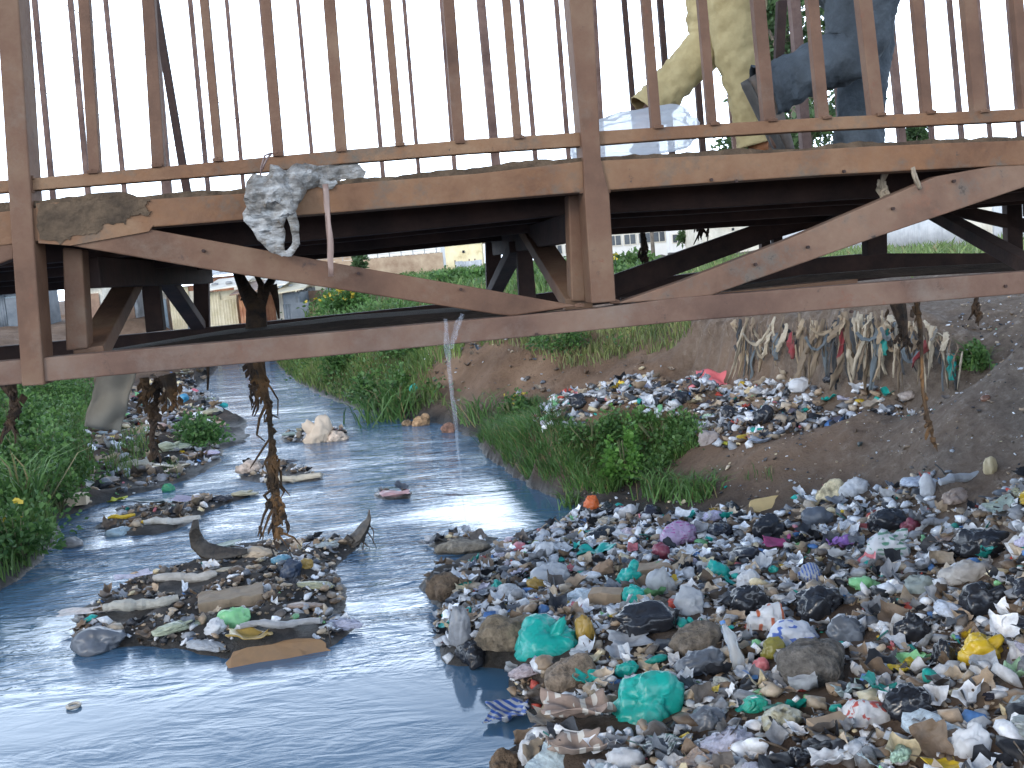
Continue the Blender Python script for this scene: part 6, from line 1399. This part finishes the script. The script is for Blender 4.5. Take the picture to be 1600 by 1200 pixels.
# trees
bark = mat_noise('grey_bark', (.1, .08, .06), (.25, .21, .17), scale=3, rough=.9, bump=.4)
def tree(label, px, base_d, ytop, crown_w, seed, trunk_w, name='tree', nleaf=60, cw=14, size=.35, group=None, low=.25, tip=(.1, .17, .06), base=(.04, .08, .03)):
    P = at_y(px, 400, base_d); P.z = float(ground(P.x, P.y)) - .1; T = at_y(px, ytop, base_d); H = T.z - P.z
    e = empty(name, P, label, 'tree', group); r = np.random.default_rng(seed); L = []; W = crown_w * base_d / FPX / 2
    trunk = [(0, 0, 0)] + [(r.normal(0, .03) * H * .3, r.normal(0, .02) * H, H * k / 5) for k in range(1, 6)]
    L.append((trunk, [trunk_w * (1 - .15 * k) for k in range(6)])); cs = []
    for i in range(cw):
        z = H * r.uniform(low, .95); a = r.uniform(0, 6.28); q = W * r.uniform(.35, 1) * (1 - .5 * (z / H - low)); p0 = (0, 0, z * .8); p2 = (math.cos(a) * q, math.sin(a) * q, z)
        L.append(([p0, tuple((Vector(p0) + Vector(p2)) / 2 + Vector((0, 0, -.02 * H)))[:3], p2], [trunk_w * .35, trunk_w * .22, trunk_w * .1])); cs.append(p2)
        for j in range(3): cs.append((p2[0] * .8 + r.normal(0, W * .18), p2[1] * .8 + r.normal(0, W * .18), p2[2] + r.normal(0, H * .05)))
    cs.append((0, 0, H * .93))
    mk_ = tubes('trunk', L, bark, e, k=7)
    V, F, Cc = leaves(np.array(cs), W * .3, H * .06 + .3, nleaf, size, base, tip, seed, 3.2); mk('crown', V, F, green, e, col=Cc)
tree('tall thin eucalyptus behind the two walking people', 1248, 60, -120, 240, 1, .28, nleaf=80, cw=34, size=.5, low=.18)
tree('slender second eucalyptus just left of the tall one', 1205, 66, -60, 140, 2, .2, nleaf=60, cw=20, size=.5, low=.35)
tree('small round tree showing above the deck right of the jeans', 1434, 75, 196, 48, 3, .18, nleaf=140, cw=14, size=.35, low=.6)
for k, (px, yt, d) in enumerate([(1020, 372, 72), (1075, 362, 68), (965, 378, 76)]):
    tree(['small bare looking tree between the white houses', 'thin tree at the right corner of the white houses', 'low tree in front of the first white house'][k], px, d, yt, 26, 10 + k, .08, nleaf=25, cw=9, size=.3, low=.4)
tree('small tree at the left of the short slatted fence', 560, 50, 405, 22, 14, .06, nleaf=20, cw=8, size=.25, low=.4)
# power line
def pole(px, ytop, d, label, r_=.11):
    P = at_y(px, 500, d); zb = float(ground(P.x, P.y)) - .2; T = at_y(px, ytop, d); e = empty('utility_pole', (P.x, P.y, zb), label, 'utility pole')
    h_ = T.z - zb; v, f = tube_mesh([(0, 0, 0), (0, 0, h_ * .5), (T.x - P.x, 0, h_)], [r_, r_ * .9, r_ * .7], 8); mk('pole', v, f, bark, e, smooth=True)
    boxm('crossarm', -.7 + T.x - P.x, .7 + T.x - P.x, -.06, .06, h_ - .35, h_ - .23, bark, e)
pole(472, 290, 52, 'wooden utility pole rising behind the draped rag')
pole(-420, -460, 20, 'utility pole beyond the left frame edge')
pole(1028, 200, 56, 'utility pole behind the plastic bundle')
wire_m = mat_noise('black_wire', (.02, .02, .02), (.04, .04, .04), rough=.6, bump=0)
def wire(pts, ds_, label, r_=.012):
    P = [at_y(x, y, d) for (x, y), d in zip(pts, ds_)]
    v, f = tube_mesh(P, [r_] * len(P), 5); o = mk('power_line', v, f, wire_m); tag(o, label, 'wire')
wire([(-420, -420), (91, 0), (223, 83), (341, 159), (472, 292)], [20, 28, 32, 39, 52], 'uppermost wire sloping down behind the left railing')
wire([(-420, -330), (34, 51), (111, 89), (229, 148), (472, 296)], [20, 27, 30, 36, 52], 'middle wire sloping down behind the left railing')
wire([(-420, -150), (40, 132), (120, 165), (263, 224), (472, 300)], [20, 27, 30, 37, 52], 'lowest wire sloping down behind the left railing')
wire([(1028, 205), (1010, 100), (1034, 42), (1090, -30), (1300, -300)][0:1] + [(1005, 135), (1034, 42), (1065, 0), (1300, -300)], [56, 40, 32, 28, 18], 'thin wire rising to the upper right behind the khaki trousers', .009)
wire([(1028, 210), (1050, 90), (1078, 55), (1300, -200)], [56, 38, 33, 18], 'second thin wire crossing behind the khaki trousers', .009)
